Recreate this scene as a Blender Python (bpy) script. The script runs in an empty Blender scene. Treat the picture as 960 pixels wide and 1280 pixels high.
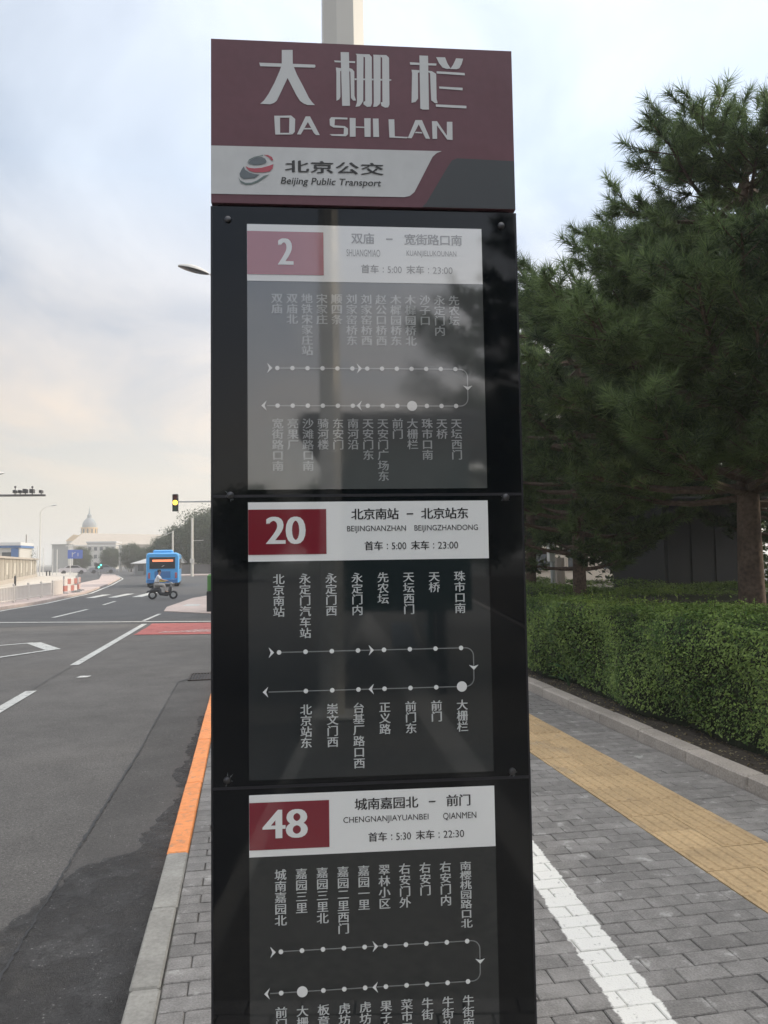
import bpy, bmesh, math, random, colorsys
from mathutils import Vector, Matrix
import numpy as np
R = math.radians
C = bpy.context.scene.collection
SC = bpy.context.scene
random.seed(7)
NPR = np.random.RandomState(7)

# ---------------------------------------------------------------- camera
CAM = Vector((0, 0, 1.65))
_fw = Vector((0.17696991, 0.98230701, 0.06127478))
_rt = Vector((0.98420976, -0.17639908, -0.01464638))
_up = Vector((0.00357842, -0.0628992, 0.99801347))
FPX = 952.24
cam_d = bpy.data.cameras.new('camera')
cam = bpy.data.objects.new('camera', cam_d); C.objects.link(cam)
cam.matrix_world = Matrix(((_rt.x, _up.x, -_fw.x, CAM.x), (_rt.y, _up.y, -_fw.y, CAM.y), (_rt.z, _up.z, -_fw.z, CAM.z), (0, 0, 0, 1)))
cam_d.sensor_fit = 'VERTICAL'; cam_d.sensor_height = 24.0
cam_d.lens = FPX / 1280 * 24.0
cam_d.clip_start = 0.05; cam_d.clip_end = 6000
SC.camera = cam
cam_d.dof.use_dof = False

# ---------------------------------------------------------------- world: hazy late-day sky with thin cloud
SUN_AZ, SUN_EL = R(84), R(23)          # azimuth measured from +Y towards +X
W = bpy.data.worlds.new('World'); SC.world = W; W.use_nodes = True
nt = W.node_tree; nt.nodes.clear()
def N(tree, kind, **kw):
    n = tree.nodes.new(kind)
    for k, v in kw.items():
        if k.startswith('i_'):
            n.inputs[k[2:].replace('_', ' ')].default_value = v
        else:
            setattr(n, k, v)
    return n
def sky_nodes():
    L = nt.links.new
    sky = N(nt, 'ShaderNodeTexSky', sky_type='NISHITA', sun_disc=False)
    sky.sun_elevation = SUN_EL; sky.sun_rotation = SUN_AZ
    sky.air_density = 1.0; sky.dust_density = 1.2; sky.ozone_density = 1.5
    tc = N(nt, 'ShaderNodeTexCoord')
    sep = N(nt, 'ShaderNodeSeparateXYZ'); L(tc.outputs['Generated'], sep.inputs[0])
    zc = N(nt, 'ShaderNodeMath', operation='MAXIMUM'); L(sep.outputs[2], zc.inputs[0]); zc.inputs[1].default_value = 0.0
    # cloud plane coordinates
    za = N(nt, 'ShaderNodeMath', operation='ADD'); L(zc.outputs[0], za.inputs[0]); za.inputs[1].default_value = 0.22
    dx = N(nt, 'ShaderNodeMath', operation='DIVIDE'); L(sep.outputs[0], dx.inputs[0]); L(za.outputs[0], dx.inputs[1])
    dy = N(nt, 'ShaderNodeMath', operation='DIVIDE'); L(sep.outputs[1], dy.inputs[0]); L(za.outputs[0], dy.inputs[1])
    cv = N(nt, 'ShaderNodeCombineXYZ'); L(dx.outputs[0], cv.inputs[0]); L(dy.outputs[0], cv.inputs[1])
    no = N(nt, 'ShaderNodeTexNoise'); L(cv.outputs[0], no.inputs['Vector'])
    no.inputs['Scale'].default_value = 1.3; no.inputs['Detail'].default_value = 6; no.inputs['Roughness'].default_value = 0.55
    no.inputs['Distortion'].default_value = 0.6
    cr = N(nt, 'ShaderNodeMapRange'); L(no.outputs[0], cr.inputs['Value'])
    cr.inputs['From Min'].default_value = 0.36; cr.inputs['From Max'].default_value = 0.66
    cr.inputs['To Min'].default_value = 0.48; cr.inputs['To Max'].default_value = 0.97
    # more veil low down
    hz = N(nt, 'ShaderNodeMapRange'); L(zc.outputs[0], hz.inputs['Value'])
    hz.inputs['From Min'].default_value = 0.02; hz.inputs['From Max'].default_value = 0.38
    hz.inputs['To Min'].default_value = 0.95; hz.inputs['To Max'].default_value = 0.0
    mx = N(nt, 'ShaderNodeMath', operation='MAXIMUM'); L(cr.outputs[0], mx.inputs[0]); L(hz.outputs[0], mx.inputs[1])
    # cloud colour: cream low, white-blue high, brighter towards the sun
    ramp = N(nt, 'ShaderNodeValToRGB'); L(zc.outputs[0], ramp.inputs[0])
    e = ramp.color_ramp.elements
    e[0].position = 0.0; e[0].color = (4.35, 4.0, 3.45, 1)
    e[1].position = 1.0; e[1].color = (14.5, 14.2, 13.9, 1)
    for p, c in ((0.08, (4.45, 4.05, 3.5)), (0.19, (4.9, 4.3, 3.75)), (0.30, (4.5, 4.35, 4.3)), (0.45, (4.1, 4.6, 5.3)), (0.62, (4.5, 4.9, 5.5)), (0.85, (10.4, 10.3, 10.2))):
        x = e.new(p); x.color = (*c, 1)
    sd = (math.sin(SUN_AZ) * math.cos(SUN_EL), math.cos(SUN_AZ) * math.cos(SUN_EL), math.sin(SUN_EL))
    dt = N(nt, 'ShaderNodeVectorMath', operation='DOT_PRODUCT'); L(tc.outputs['Generated'], dt.inputs[0]); dt.inputs[1].default_value = sd
    gl = N(nt, 'ShaderNodeMapRange'); L(dt.outputs['Value'], gl.inputs['Value'])
    gl.inputs['From Min'].default_value = -0.45; gl.inputs['From Max'].default_value = 1.0
    gl.inputs['To Min'].default_value = 1.0; gl.inputs['To Max'].default_value = 2.8
    vs = N(nt, 'ShaderNodeVectorMath', operation='SCALE'); L(ramp.outputs[0], vs.inputs[0]); L(gl.outputs[0], vs.inputs['Scale'])
    mix = N(nt, 'ShaderNodeMix', data_type='RGBA'); L(mx.outputs[0], mix.inputs[0])
    sk2 = N(nt, 'ShaderNodeVectorMath', operation='SCALE'); L(sky.outputs[0], sk2.inputs[0]); sk2.inputs['Scale'].default_value = 1.25
    L(sk2.outputs[0], mix.inputs[6]); L(vs.outputs[0], mix.inputs[7])
    bg = N(nt, 'ShaderNodeBackground'); L(mix.outputs[2], bg.inputs[0]); bg.inputs[1].default_value = 0.1
    out = N(nt, 'ShaderNodeOutputWorld'); L(bg.outputs[0], out.inputs[0])
sky_nodes()

sun_d = bpy.data.lights.new('sun', 'SUN'); sun_d.energy = 2.4; sun_d.angle = R(5); sun_d.color = (1.0, 0.86, 0.66)
sun = bpy.data.objects.new('sun', sun_d); C.objects.link(sun)
sdv = Vector((math.sin(SUN_AZ) * math.cos(SUN_EL), math.cos(SUN_AZ) * math.cos(SUN_EL), math.sin(SUN_EL)))
sun.rotation_euler = sdv.to_track_quat('Z', 'Y').to_euler(); sun.location = (20, 10, 30)

SC.view_settings.view_transform = 'Standard'; SC.view_settings.look = 'None'
SC.view_settings.exposure = 0.33; SC.view_settings.gamma = 1.0
SC.render.engine = 'CYCLES'
SC.cycles.use_denoising = True
SC.cycles.max_bounces = 8; SC.cycles.diffuse_bounces = 3; SC.cycles.glossy_bounces = 3
SC.cycles.transmission_bounces = 4; SC.cycles.transparent_max_bounces = 8; SC.cycles.volume_bounces = 1

# ---------------------------------------------------------------- materials
MATS = {}
def mat(name, col, rough=0.7, metal=0.0, ior=1.5, noise=None, bump=None, rnd=0.0, coord='Object', coat=0.0, emit=None, spec=None, trans=0.0, blotch=None, line=None, rn=None):
    """noise=(scale, amount[, detail]) colour variation; bump=(scale, strength); rnd = per-object value variation"""
    if name in MATS: return MATS[name]
    m = bpy.data.materials.new(name); m.use_nodes = True
    t = m.node_tree; L = t.links.new
    b = t.nodes['Principled BSDF']
    b.inputs['Base Color'].default_value = (*col, 1)
    b.inputs['Roughness'].default_value = rough; b.inputs['Metallic'].default_value = metal
    b.inputs['IOR'].default_value = ior
    if coat: b.inputs['Coat Weight'].default_value = coat; b.inputs['Coat Roughness'].default_value = 0.05
    if spec is not None: b.inputs['Specular IOR Level'].default_value = spec
    tc = N(t, 'ShaderNodeTexCoord')
    if coord == 'World':
        gm = N(t, 'ShaderNodeNewGeometry'); cvec = gm.outputs['Position']
    else: cvec = tc.outputs[coord]
    if noise or rnd or blotch:
        base = N(t, 'ShaderNodeRGB'); base.outputs[0].default_value = (*col, 1); cur = base.outputs[0]
        if noise:
            for k, (sc, am) in enumerate(noise):
                n = N(t, 'ShaderNodeTexNoise'); L(cvec, n.inputs['Vector'])
                n.inputs['Scale'].default_value = sc; n.inputs['Detail'].default_value = 5
                mr = N(t, 'ShaderNodeMapRange'); L(n.outputs[0], mr.inputs['Value'])
                mr.inputs['From Min'].default_value = 0.3; mr.inputs['From Max'].default_value = 0.7
                mr.inputs['To Min'].default_value = 1 - am; mr.inputs['To Max'].default_value = 1 + am
                vm = N(t, 'ShaderNodeVectorMath', operation='SCALE'); L(cur, vm.inputs[0]); L(mr.outputs[0], vm.inputs['Scale'])
                cur = vm.outputs[0]
        if rnd:
            oi = N(t, 'ShaderNodeObjectInfo')
            mr = N(t, 'ShaderNodeMapRange'); L(oi.outputs['Random'], mr.inputs['Value'])
            mr.inputs['To Min'].default_value = 1 - rnd; mr.inputs['To Max'].default_value = 1 + rnd
            vm = N(t, 'ShaderNodeVectorMath', operation='SCALE'); L(cur, vm.inputs[0]); L(mr.outputs[0], vm.inputs['Scale'])
            cur = vm.outputs[0]
        if blotch:      # pale bloom or dirt patches: (scale, threshold, colour, strength)
            for bsc, bth, bcol, bst in blotch:
                n = N(t, 'ShaderNodeTexNoise'); L(cvec, n.inputs['Vector']); n.inputs['Scale'].default_value = bsc; n.inputs['Detail'].default_value = 6; n.inputs['Roughness'].default_value = 0.65
                mr = N(t, 'ShaderNodeMapRange'); L(n.outputs[0], mr.inputs['Value']); mr.inputs['From Min'].default_value = bth; mr.inputs['From Max'].default_value = bth + 0.09; mr.inputs['To Max'].default_value = bst
                mq = N(t, 'ShaderNodeMix', data_type='RGBA'); L(mr.outputs[0], mq.inputs[0]); L(cur, mq.inputs[6]); mq.inputs[7].default_value = (*bcol, 1); cur = mq.outputs[2]
        if line:        # a hand-painted stripe that follows the stones: centre x0 + k*(y - y0), half width h0 - hk*(y - y0), ragged and worn
            x0_, y0_, k_, h0_, hk_, pcol = line
            M = lambda op, a, b2, c=None: _m(t, op, a, b2, c)
            sp = N(t, 'ShaderNodeSeparateXYZ'); L(cvec, sp.inputs[0])
            dy = M('SUBTRACT', sp.outputs[1], y0_); cx = M('MULTIPLY_ADD', dy, k_, x0_); hw = M('MULTIPLY_ADD', dy, -hk_, h0_)
            n1 = N(t, 'ShaderNodeTexNoise'); L(cvec, n1.inputs['Vector']); n1.inputs['Scale'].default_value = 9; n1.inputs['Detail'].default_value = 9; n1.inputs['Roughness'].default_value = 0.75
            wob = M('MULTIPLY_ADD', n1.outputs[0], 0.07, -0.035)
            d = M('SUBTRACT', M('ADD', hw, wob), M('ABSOLUTE', M('SUBTRACT', sp.outputs[0], cx), 0))
            e = N(t, 'ShaderNodeMapRange'); L(d, e.inputs['Value']); e.inputs['From Min'].default_value = -0.002; e.inputs['From Max'].default_value = 0.005
            n2 = N(t, 'ShaderNodeTexNoise'); L(cvec, n2.inputs['Vector']); n2.inputs['Scale'].default_value = 26; n2.inputs['Detail'].default_value = 8; n2.inputs['Roughness'].default_value = 0.75
            w2 = N(t, 'ShaderNodeMapRange'); L(n2.outputs[0], w2.inputs['Value']); w2.inputs['From Min'].default_value = 0.34; w2.inputs['From Max'].default_value = 0.42; w2.inputs['To Min'].default_value = 0.25
            f = M('MULTIPLY', e.outputs[0], w2.outputs[0])
            mq = N(t, 'ShaderNodeMix', data_type='RGBA'); L(f, mq.inputs[0]); L(cur, mq.inputs[6]); mq.inputs[7].default_value = (*pcol, 1); cur = mq.outputs[2]
        L(cur, b.inputs['Base Color'])
    if bump:
        n = N(t, 'ShaderNodeTexNoise'); L(cvec, n.inputs['Vector'])
        n.inputs['Scale'].default_value = bump[0]; n.inputs['Detail'].default_value = 4
        bp = N(t, 'ShaderNodeBump'); L(n.outputs[0], bp.inputs['Height']); bp.inputs['Strength'].default_value = bump[1]
        bp.inputs['Distance'].default_value = 0.01
        L(bp.outputs[0], b.inputs['Normal'])
    if rn:          # smudged gloss: (scale, extra roughness)
        n = N(t, 'ShaderNodeTexNoise'); L(cvec, n.inputs['Vector']); n.inputs['Scale'].default_value = rn[0]; n.inputs['Detail'].default_value = 7; n.inputs['Roughness'].default_value = 0.7
        mr = N(t, 'ShaderNodeMapRange'); L(n.outputs[0], mr.inputs['Value']); mr.inputs['From Min'].default_value = 0.45; mr.inputs['From Max'].default_value = 0.75; mr.inputs['To Min'].default_value = rough; mr.inputs['To Max'].default_value = rough + rn[1]
        L(mr.outputs[0], b.inputs['Roughness'])
    if emit:
        b.inputs['Emission Color'].default_value = (*emit[0], 1); b.inputs['Emission Strength'].default_value = emit[1]
    MATS[name] = m
    return m

def _m(t, op, a, b, c=None):
    n = t.nodes.new('ShaderNodeMath'); n.operation = op
    for i, v in enumerate((a, b, c)):
        if v is None: continue
        if isinstance(v, (int, float)): n.inputs[i].default_value = v
        else: t.links.new(v, n.inputs[i])
    return n.outputs[0]
def leaf_mat(name, c1, c2, rough=0.55, tr=0.25, scale=0.9, spec=0.25):
    """foliage: colour drifts between two greens by clump and by leaf, part of the light passes through"""
    m = bpy.data.materials.new(name); m.use_nodes = True; t = m.node_tree; L = t.links.new
    b = t.nodes['Principled BSDF']; out = t.nodes['Material Output']
    tc = N(t, 'ShaderNodeTexCoord')
    n = N(t, 'ShaderNodeTexNoise'); L(tc.outputs['Object'], n.inputs['Vector']); n.inputs['Scale'].default_value = scale; n.inputs['Detail'].default_value = 6
    n.inputs['Roughness'].default_value = 0.7
    mr = N(t, 'ShaderNodeMapRange'); L(n.outputs[0], mr.inputs['Value']); mr.inputs['From Min'].default_value = 0.35; mr.inputs['From Max'].default_value = 0.65
    gi = N(t, 'ShaderNodeNewGeometry'); ad = N(t, 'ShaderNodeMath', operation='MULTIPLY_ADD'); L(gi.outputs['Random Per Island'], ad.inputs[0]); ad.inputs[1].default_value = 0.9; ad.inputs[2].default_value = -0.45
    a2 = N(t, 'ShaderNodeMath', operation='ADD', use_clamp=True); L(mr.outputs[0], a2.inputs[0]); L(ad.outputs[0], a2.inputs[1])
    mx = N(t, 'ShaderNodeMix', data_type='RGBA'); L(a2.outputs[0], mx.inputs[0]); mx.inputs[6].default_value = (*c1, 1); mx.inputs[7].default_value = (*c2, 1)
    L(mx.outputs[2], b.inputs['Base Color']); b.inputs['Roughness'].default_value = rough
    b.inputs['Specular IOR Level'].default_value = spec
    td = N(t, 'ShaderNodeBsdfTranslucent'); L(mx.outputs[2], td.inputs[0])
    ms = N(t, 'ShaderNodeMixShader'); ms.inputs[0].default_value = tr
    L(b.outputs[0], ms.inputs[1]); L(td.outputs[0], ms.inputs[2]); L(ms.outputs[0], out.inputs[0])
    MATS[name] = m
    return m

def asphalt(name, col, patchy=0.12, grain=0.35, rough=0.85, stain=None):
    m = bpy.data.materials.new(name); m.use_nodes = True; t = m.node_tree; L = t.links.new
    b = t.nodes['Principled BSDF']; tc = N(t, 'ShaderNodeTexCoord')
    def noise(sc, d=4, ro=0.6):
        n = N(t, 'ShaderNodeTexNoise'); L(tc.outputs['Object'], n.inputs['Vector']); n.inputs['Scale'].default_value = sc
        n.inputs['Detail'].default_value = d; n.inputs['Roughness'].default_value = ro; return n
    cur = N(t, 'ShaderNodeRGB'); cur.outputs[0].default_value = (*col, 1); cur = cur.outputs[0]
    for sc, am, d in ((0.35, patchy, 5), (2.3, patchy * 0.8, 6), (60, grain * 0.6, 3), (190, grain, 2)):
        n = noise(sc, d)
        mr = N(t, 'ShaderNodeMapRange'); L(n.outputs[0], mr.inputs['Value']); mr.inputs['From Min'].default_value = 0.3; mr.inputs['From Max'].default_value = 0.7
        mr.inputs['To Min'].default_value = 1 - am; mr.inputs['To Max'].default_value = 1 + am
        vm = N(t, 'ShaderNodeVectorMath', operation='SCALE'); L(cur, vm.inputs[0]); L(mr.outputs[0], vm.inputs['Scale']); cur = vm.outputs[0]
    # pale aggregate chips
    vo = N(t, 'ShaderNodeTexVoronoi'); L(tc.outputs['Object'], vo.inputs['Vector']); vo.inputs['Scale'].default_value = 42
    vr = N(t, 'ShaderNodeMapRange'); L(vo.outputs['Distance'], vr.inputs['Value']); vr.inputs['From Min'].default_value = 0.12; vr.inputs['From Max'].default_value = 0.2
    vr.inputs['To Min'].default_value = 0.75; vr.inputs['To Max'].default_value = 0
    nn = noise(11, 2); nr = N(t, 'ShaderNodeMapRange'); L(nn.outputs[0], nr.inputs['Value']); nr.inputs['From Min'].default_value = 0.5; nr.inputs['From Max'].default_value = 0.62
    mu = N(t, 'ShaderNodeMath', operation='MULTIPLY'); L(vr.outputs[0], mu.inputs[0]); L(nr.outputs[0], mu.inputs[1])
    mx = N(t, 'ShaderNodeMix', data_type='RGBA'); L(mu.outputs[0], mx.inputs[0]); L(cur, mx.inputs[6]); mx.inputs[7].default_value = (0.34, 0.33, 0.31, 1)
    L(mx.outputs[2], b.inputs['Base Color'])
    b.inputs['Roughness'].default_value = rough
    b.inputs['Specular IOR Level'].default_value = 0.3
    bp = N(t, 'ShaderNodeBump'); n = noise(150, 3); L(n.outputs[0], bp.inputs['Height']); bp.inputs['Strength'].default_value = 0.6; bp.inputs['Distance'].default_value = 0.008
    L(bp.outputs[0], b.inputs['Normal'])
    MATS[name] = m; return m

def worn_paint(name, col, wear=0.45, scale=14, soft=0.10, rough=0.7):
    """road paint with real gaps: where it has worn off the sheet is transparent and the ground shows"""
    m = bpy.data.materials.new(name); m.use_nodes = True; t = m.node_tree; L = t.links.new
    b = t.nodes['Principled BSDF']; out = t.nodes['Material Output']; tc = N(t, 'ShaderNodeTexCoord')
    n = N(t, 'ShaderNodeTexNoise'); L(tc.outputs['Object'], n.inputs['Vector']); n.inputs['Scale'].default_value = scale; n.inputs['Detail'].default_value = 8; n.inputs['Roughness'].default_value = 0.7
    mr = N(t, 'ShaderNodeMapRange'); L(n.outputs[0], mr.inputs['Value']); mr.inputs['From Min'].default_value = wear - soft; mr.inputs['From Max'].default_value = wear + soft
    n2 = N(t, 'ShaderNodeTexNoise'); L(tc.outputs['Object'], n2.inputs['Vector']); n2.inputs['Scale'].default_value = 4; n2.inputs['Detail'].default_value = 4
    m2 = N(t, 'ShaderNodeMapRange'); L(n2.outputs[0], m2.inputs['Value']); m2.inputs['To Min'].default_value = 0.75; m2.inputs['To Max'].default_value = 1.2
    base = N(t, 'ShaderNodeRGB'); base.outputs[0].default_value = (*col, 1)
    vm = N(t, 'ShaderNodeVectorMath', operation='SCALE'); L(base.outputs[0], vm.inputs[0]); L(m2.outputs[0], vm.inputs['Scale']); L(vm.outputs[0], b.inputs['Base Color'])
    b.inputs['Roughness'].default_value = rough
    tr = N(t, 'ShaderNodeBsdfTransparent'); ms = N(t, 'ShaderNodeMixShader')
    L(mr.outputs[0], ms.inputs[0]); L(tr.outputs[0], ms.inputs[1]); L(b.outputs[0], ms.inputs[2]); L(ms.outputs[0], out.inputs[0])
    MATS[name] = m; return m

# ---------------------------------------------------------------- mesh helpers
class MB:
    def __init__(self): self.v = []; self.f = []
    def add(self, vs, fs):
        n = len(self.v); self.v += [tuple(p) for p in vs]; self.f += [tuple(i + n for i in f) for f in fs]; return self
    def box(self, x0, y0, z0, x1, y1, z1, ch=0.0):
        if ch <= 0:
            vs = [(x, y, z) for z in (z0, z1) for y in (y0, y1) for x in (x0, x1)]
            return self.add(vs, [(0, 2, 3, 1), (4, 5, 7, 6), (0, 1, 5, 4), (2, 6, 7, 3), (0, 4, 6, 2), (1, 3, 7, 5)])
        # chamfered top edges and vertical corners
        def ring(z, i):
            c = ch
            return [(x0 + i + c, y0 + i, z), (x1 - i - c, y0 + i, z), (x1 - i, y0 + i + c, z), (x1 - i, y1 - i - c, z),
                    (x1 - i - c, y1 - i, z), (x0 + i + c, y1 - i, z), (x0 + i, y1 - i - c, z), (x0 + i, y0 + i + c, z)]
        vs = ring(z0, 0) + ring(z1 - ch, 0) + ring(z1, ch * 0.9)
        fs = [tuple(range(7, -1, -1)), tuple(range(16, 24))]
        for r in (0, 8):
            for i in range(8):
                j = (i + 1) % 8; fs.append((r + i, r + j, r + 8 + j, r + 8 + i))
        return self.add(vs, fs)
    def prism(self, poly, z0, z1):
        a = sum(poly[i][0] * poly[(i + 1) % len(poly)][1] - poly[(i + 1) % len(poly)][0] * poly[i][1] for i in range(len(poly)))
        if a < 0: poly = poly[::-1]
        n = len(poly)
        vs = [(x, y, z0) for x, y in poly] + [(x, y, z1) for x, y in poly]
        fs = [tuple(range(n - 1, -1, -1)), tuple(range(n, 2 * n))] + [(i, (i + 1) % n, n + (i + 1) % n, n + i) for i in range(n)]
        return self.add(vs, fs)
    def sheet(self, poly, z):
        a = sum(poly[i][0] * poly[(i + 1) % len(poly)][1] - poly[(i + 1) % len(poly)][0] * poly[i][1] for i in range(len(poly)))
        if a < 0: poly = poly[::-1]
        return self.add([(x, y, z) for x, y in poly], [tuple(range(len(poly)))])
    def tube(self, pts, rs, n=8, cap=True, rot=0.0):
        pts = [Vector(p) for p in pts]
        if not hasattr(rs, '__len__'): rs = [rs] * len(pts)
        vs = []; prev = None
        for i, p in enumerate(pts):
            d = (pts[min(i + 1, len(pts) - 1)] - pts[max(i - 1, 0)]).normalized()
            if prev is None:
                a = Vector((0, 0, 1)) if abs(d.z) < 0.9 else Vector((1, 0, 0))
                u = a.cross(d).normalized()
            else:
                u = (prev - d * prev.dot(d)).normalized()
            w = d.cross(u); prev = u
            for k in range(n):
                t = 2 * math.pi * k / n + rot
                vs.append(p + (u * math.cos(t) + w * math.sin(t)) * rs[i])
        fs = []
        for i in range(len(pts) - 1):
            for k in range(n):
                j = (k + 1) % n; fs.append((i * n + k, i * n + j, (i + 1) * n + j, (i + 1) * n + k))
        if cap:
            fs.append(tuple(range(n - 1, -1, -1))); fs.append(tuple(range((len(pts) - 1) * n, len(pts) * n)))
        return self.add(vs, fs)
    def ball(self, c, r, n=10, m=6):
        c = Vector(c); r = Vector(r if hasattr(r, '__len__') else (r, r, r)); vs = []; fs = []
        for i in range(1, m):
            t = math.pi * i / m
            for k in range(n):
                p = 2 * math.pi * k / n
                vs.append((c.x + r.x * math.sin(t) * math.cos(p), c.y + r.y * math.sin(t) * math.sin(p), c.z + r.z * math.cos(t)))
        vs += [(c.x, c.y, c.z + r.z), (c.x, c.y, c.z - r.z)]; T = len(vs) - 2
        for i in range(m - 2):
            for k in range(n):
                j = (k + 1) % n; fs.append((i * n + k, (i + 1) * n + k, (i + 1) * n + j, i * n + j))
        for k in range(n):
            j = (k + 1) % n; fs.append((T, k, j)); fs.append((T + 1, (m - 2) * n + j, (m - 2) * n + k))
        return self.add(vs, fs)
    def lathe(self, prof, c=(0, 0, 0), n=16):
        vs = []; fs = []
        for r, z in prof:
            for k in range(n):
                t = 2 * math.pi * k / n; vs.append((c[0] + r * math.cos(t), c[1] + r * math.sin(t), c[2] + z))
        for i in range(len(prof) - 1):
            for k in range(n):
                j = (k + 1) % n; fs.append((i * n + k, i * n + j, (i + 1) * n + j, (i + 1) * n + k))
        return self.add(vs, fs)
    def mesh(self, name, m, smooth=False):
        me = bpy.data.meshes.new(name); me.from_pydata(self.v, [], self.f)
        if m: me.materials.append(m)
        if smooth:
            me.polygons.foreach_set('use_smooth', [True] * len(me.polygons))
            me.set_sharp_from_angle(angle=R(35))
        me.update(); return me
    def build(self, name, m, parent=None, smooth=False, **tags):
        return link(name, self.mesh(name, m, smooth), parent, **tags)

def link(name, me, parent=None, loc=(0, 0, 0), rz=0.0, **tags):
    o = bpy.data.objects.new(name, me); C.objects.link(o); o.location = loc; o.rotation_euler = (0, 0, rz)
    if parent: o.parent = parent
    for k, v in tags.items(): o[k] = v
    return o
def thing(name, label, category, loc=(0, 0, 0), rz=0.0, group=None):
    o = bpy.data.objects.new(name, None); C.objects.link(o); o.location = loc; o.rotation_euler = (0, 0, rz)
    o.empty_display_size = 0.2; o['label'] = label; o['category'] = category
    if group: o['group'] = group
    return o
def copy_tree(o, parent=None):
    c = o.copy(); C.objects.link(c); c.parent = parent
    for ch in list(o.children): copy_tree(ch, c)
    return c
def np_mesh(name, verts, faces, m, smooth=False):
    """verts (n,3), faces (k,3 or 4) numpy"""
    me = bpy.data.meshes.new(name); k = faces.shape[1]
    me.vertices.add(len(verts)); me.vertices.foreach_set('co', np.ascontiguousarray(verts, dtype=np.float32).ravel())
    me.loops.add(faces.size); me.loops.foreach_set('vertex_index', np.ascontiguousarray(faces, dtype=np.int32).ravel())
    me.polygons.add(len(faces)); me.polygons.foreach_set('loop_start', np.arange(0, faces.size, k, dtype=np.int32))
    me.polygons.foreach_set('loop_total', np.full(len(faces), k, dtype=np.int32))
    if m: me.materials.append(m)
    me.update(calc_edges=True); me.validate(); return me
# ---------------------------------------------------------------- palette
M_asph = asphalt('asphalt_old', (0.125, 0.118, 0.110), patchy=0.16, grain=0.45)
M_asph_new = asphalt('asphalt_patch', (0.090, 0.085, 0.080), patchy=0.2, rough=0.8)
M_asph_far = asphalt('asphalt_junction', (0.088, 0.088, 0.088), grain=0.2)
M_tar = mat('tar_seam', (0.025, 0.025, 0.026), rough=0.6, noise=[(30, 0.3)])
M_kerb = mat('kerb_concrete', (0.29, 0.28, 0.255), rough=0.85, noise=[(5, 0.14), (60, 0.14)], bump=(90, 0.35), rnd=0.06, coord='World', blotch=[(9, 0.62, (0.16, 0.15, 0.13), 0.6)])
M_kerb_orange = mat('kerb_orange_paint', (0.85, 0.30, 0.09), rough=0.6, noise=[(3, 0.10), (25, 0.12)], bump=(60, 0.2), coord='World', blotch=[(14, 0.56, (0.34, 0.22, 0.15), 0.6), (3, 0.62, (0.25, 0.20, 0.16), 0.4)])
M_granite = mat('kerb_granite', (0.40, 0.36, 0.32), rough=0.8, noise=[(4, 0.14), (70, 0.2)], bump=(90, 0.3), rnd=0.08, coord='World', blotch=[(5, 0.60, (0.22, 0.19, 0.16), 0.5)])
LINE = (1.395, 2.6, 0.092, 0.096, 0.010, (0.76, 0.75, 0.71))
BLO = [(1.1, 0.56, (0.33, 0.315, 0.30), 0.45), (6.5, 0.60, (0.46, 0.45, 0.43), 0.75), (3.5, 0.62, (0.13, 0.125, 0.12), 0.5)]
M_paver = mat('paver_grey', (0.215, 0.205, 0.195), rough=0.85, noise=[(2.2, 0.14), (13, 0.16), (120, 0.22)], bump=(110, 0.5), rnd=0.13, coord='World', blotch=BLO, line=LINE)

M_joint = mat('joint_sand', (0.15, 0.142, 0.13), rough=0.95, noise=[(20, 0.25)], coord='World', line=(1.395, 2.6, 0.092, 0.085, 0.010, (0.30, 0.29, 0.27)))
M_tactile = mat('tactile_tile', (0.47, 0.335, 0.185), rough=0.8, noise=[(3, 0.12), (40, 0.14)], bump=(90, 0.3), rnd=0.07, coord='World', blotch=[(2.2, 0.58, (0.34, 0.27, 0.19), 0.5), (11, 0.66, (0.10, 0.08, 0.06), 0.6)])
M_pink = mat('paving_pink', (0.50, 0.41, 0.37), rough=0.9, noise=[(0.3, 0.12), (3, 0.08)], coord='Object')
M_cream = mat('paving_cream', (0.55, 0.50, 0.43), rough=0.9, noise=[(0.3, 0.1)])
M_soil = mat('soil', (0.055, 0.045, 0.035), rough=0.95, noise=[(4, 0.3), (60, 0.35)], bump=(40, 1.0))
M_terrain = mat('terrain', (0.10, 0.10, 0.085), rough=0.95, noise=[(0.02, 0.2), (0.5, 0.2)])
M_white = worn_paint('road_paint_white', (0.55, 0.55, 0.52), wear=0.36)
M_white_thick = worn_paint('paving_paint_white', (0.78, 0.77, 0.73), wear=0.335, scale=22, soft=0.035)
M_chip = worn_paint('paint_chip_white', (0.78, 0.77, 0.73), wear=0.43, scale=30)
M_red = worn_paint('bus_lane_red', (0.40, 0.10, 0.085), wear=0.33, scale=5)
M_redpale = worn_paint('worn_pale_paint', (0.55, 0.38, 0.35), wear=0.5, scale=10)

# ---------------------------------------------------------------- ground
MB().sheet([(-2500, -2500), (2500, -2500), (2500, 2500), (-2500, 2500)], -0.30).build('terrain', M_terrain, kind='structure')
MB().sheet([(-70, -90), (70, -90), (70, 40), (-70, 40)], -0.13).build('road', M_asph, kind='structure')
MB().sheet([(-150, 24.6), (70, 22.4), (70, 400), (-150, 400)], -0.126).build('road_junction', M_asph_far, kind='structure')

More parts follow.
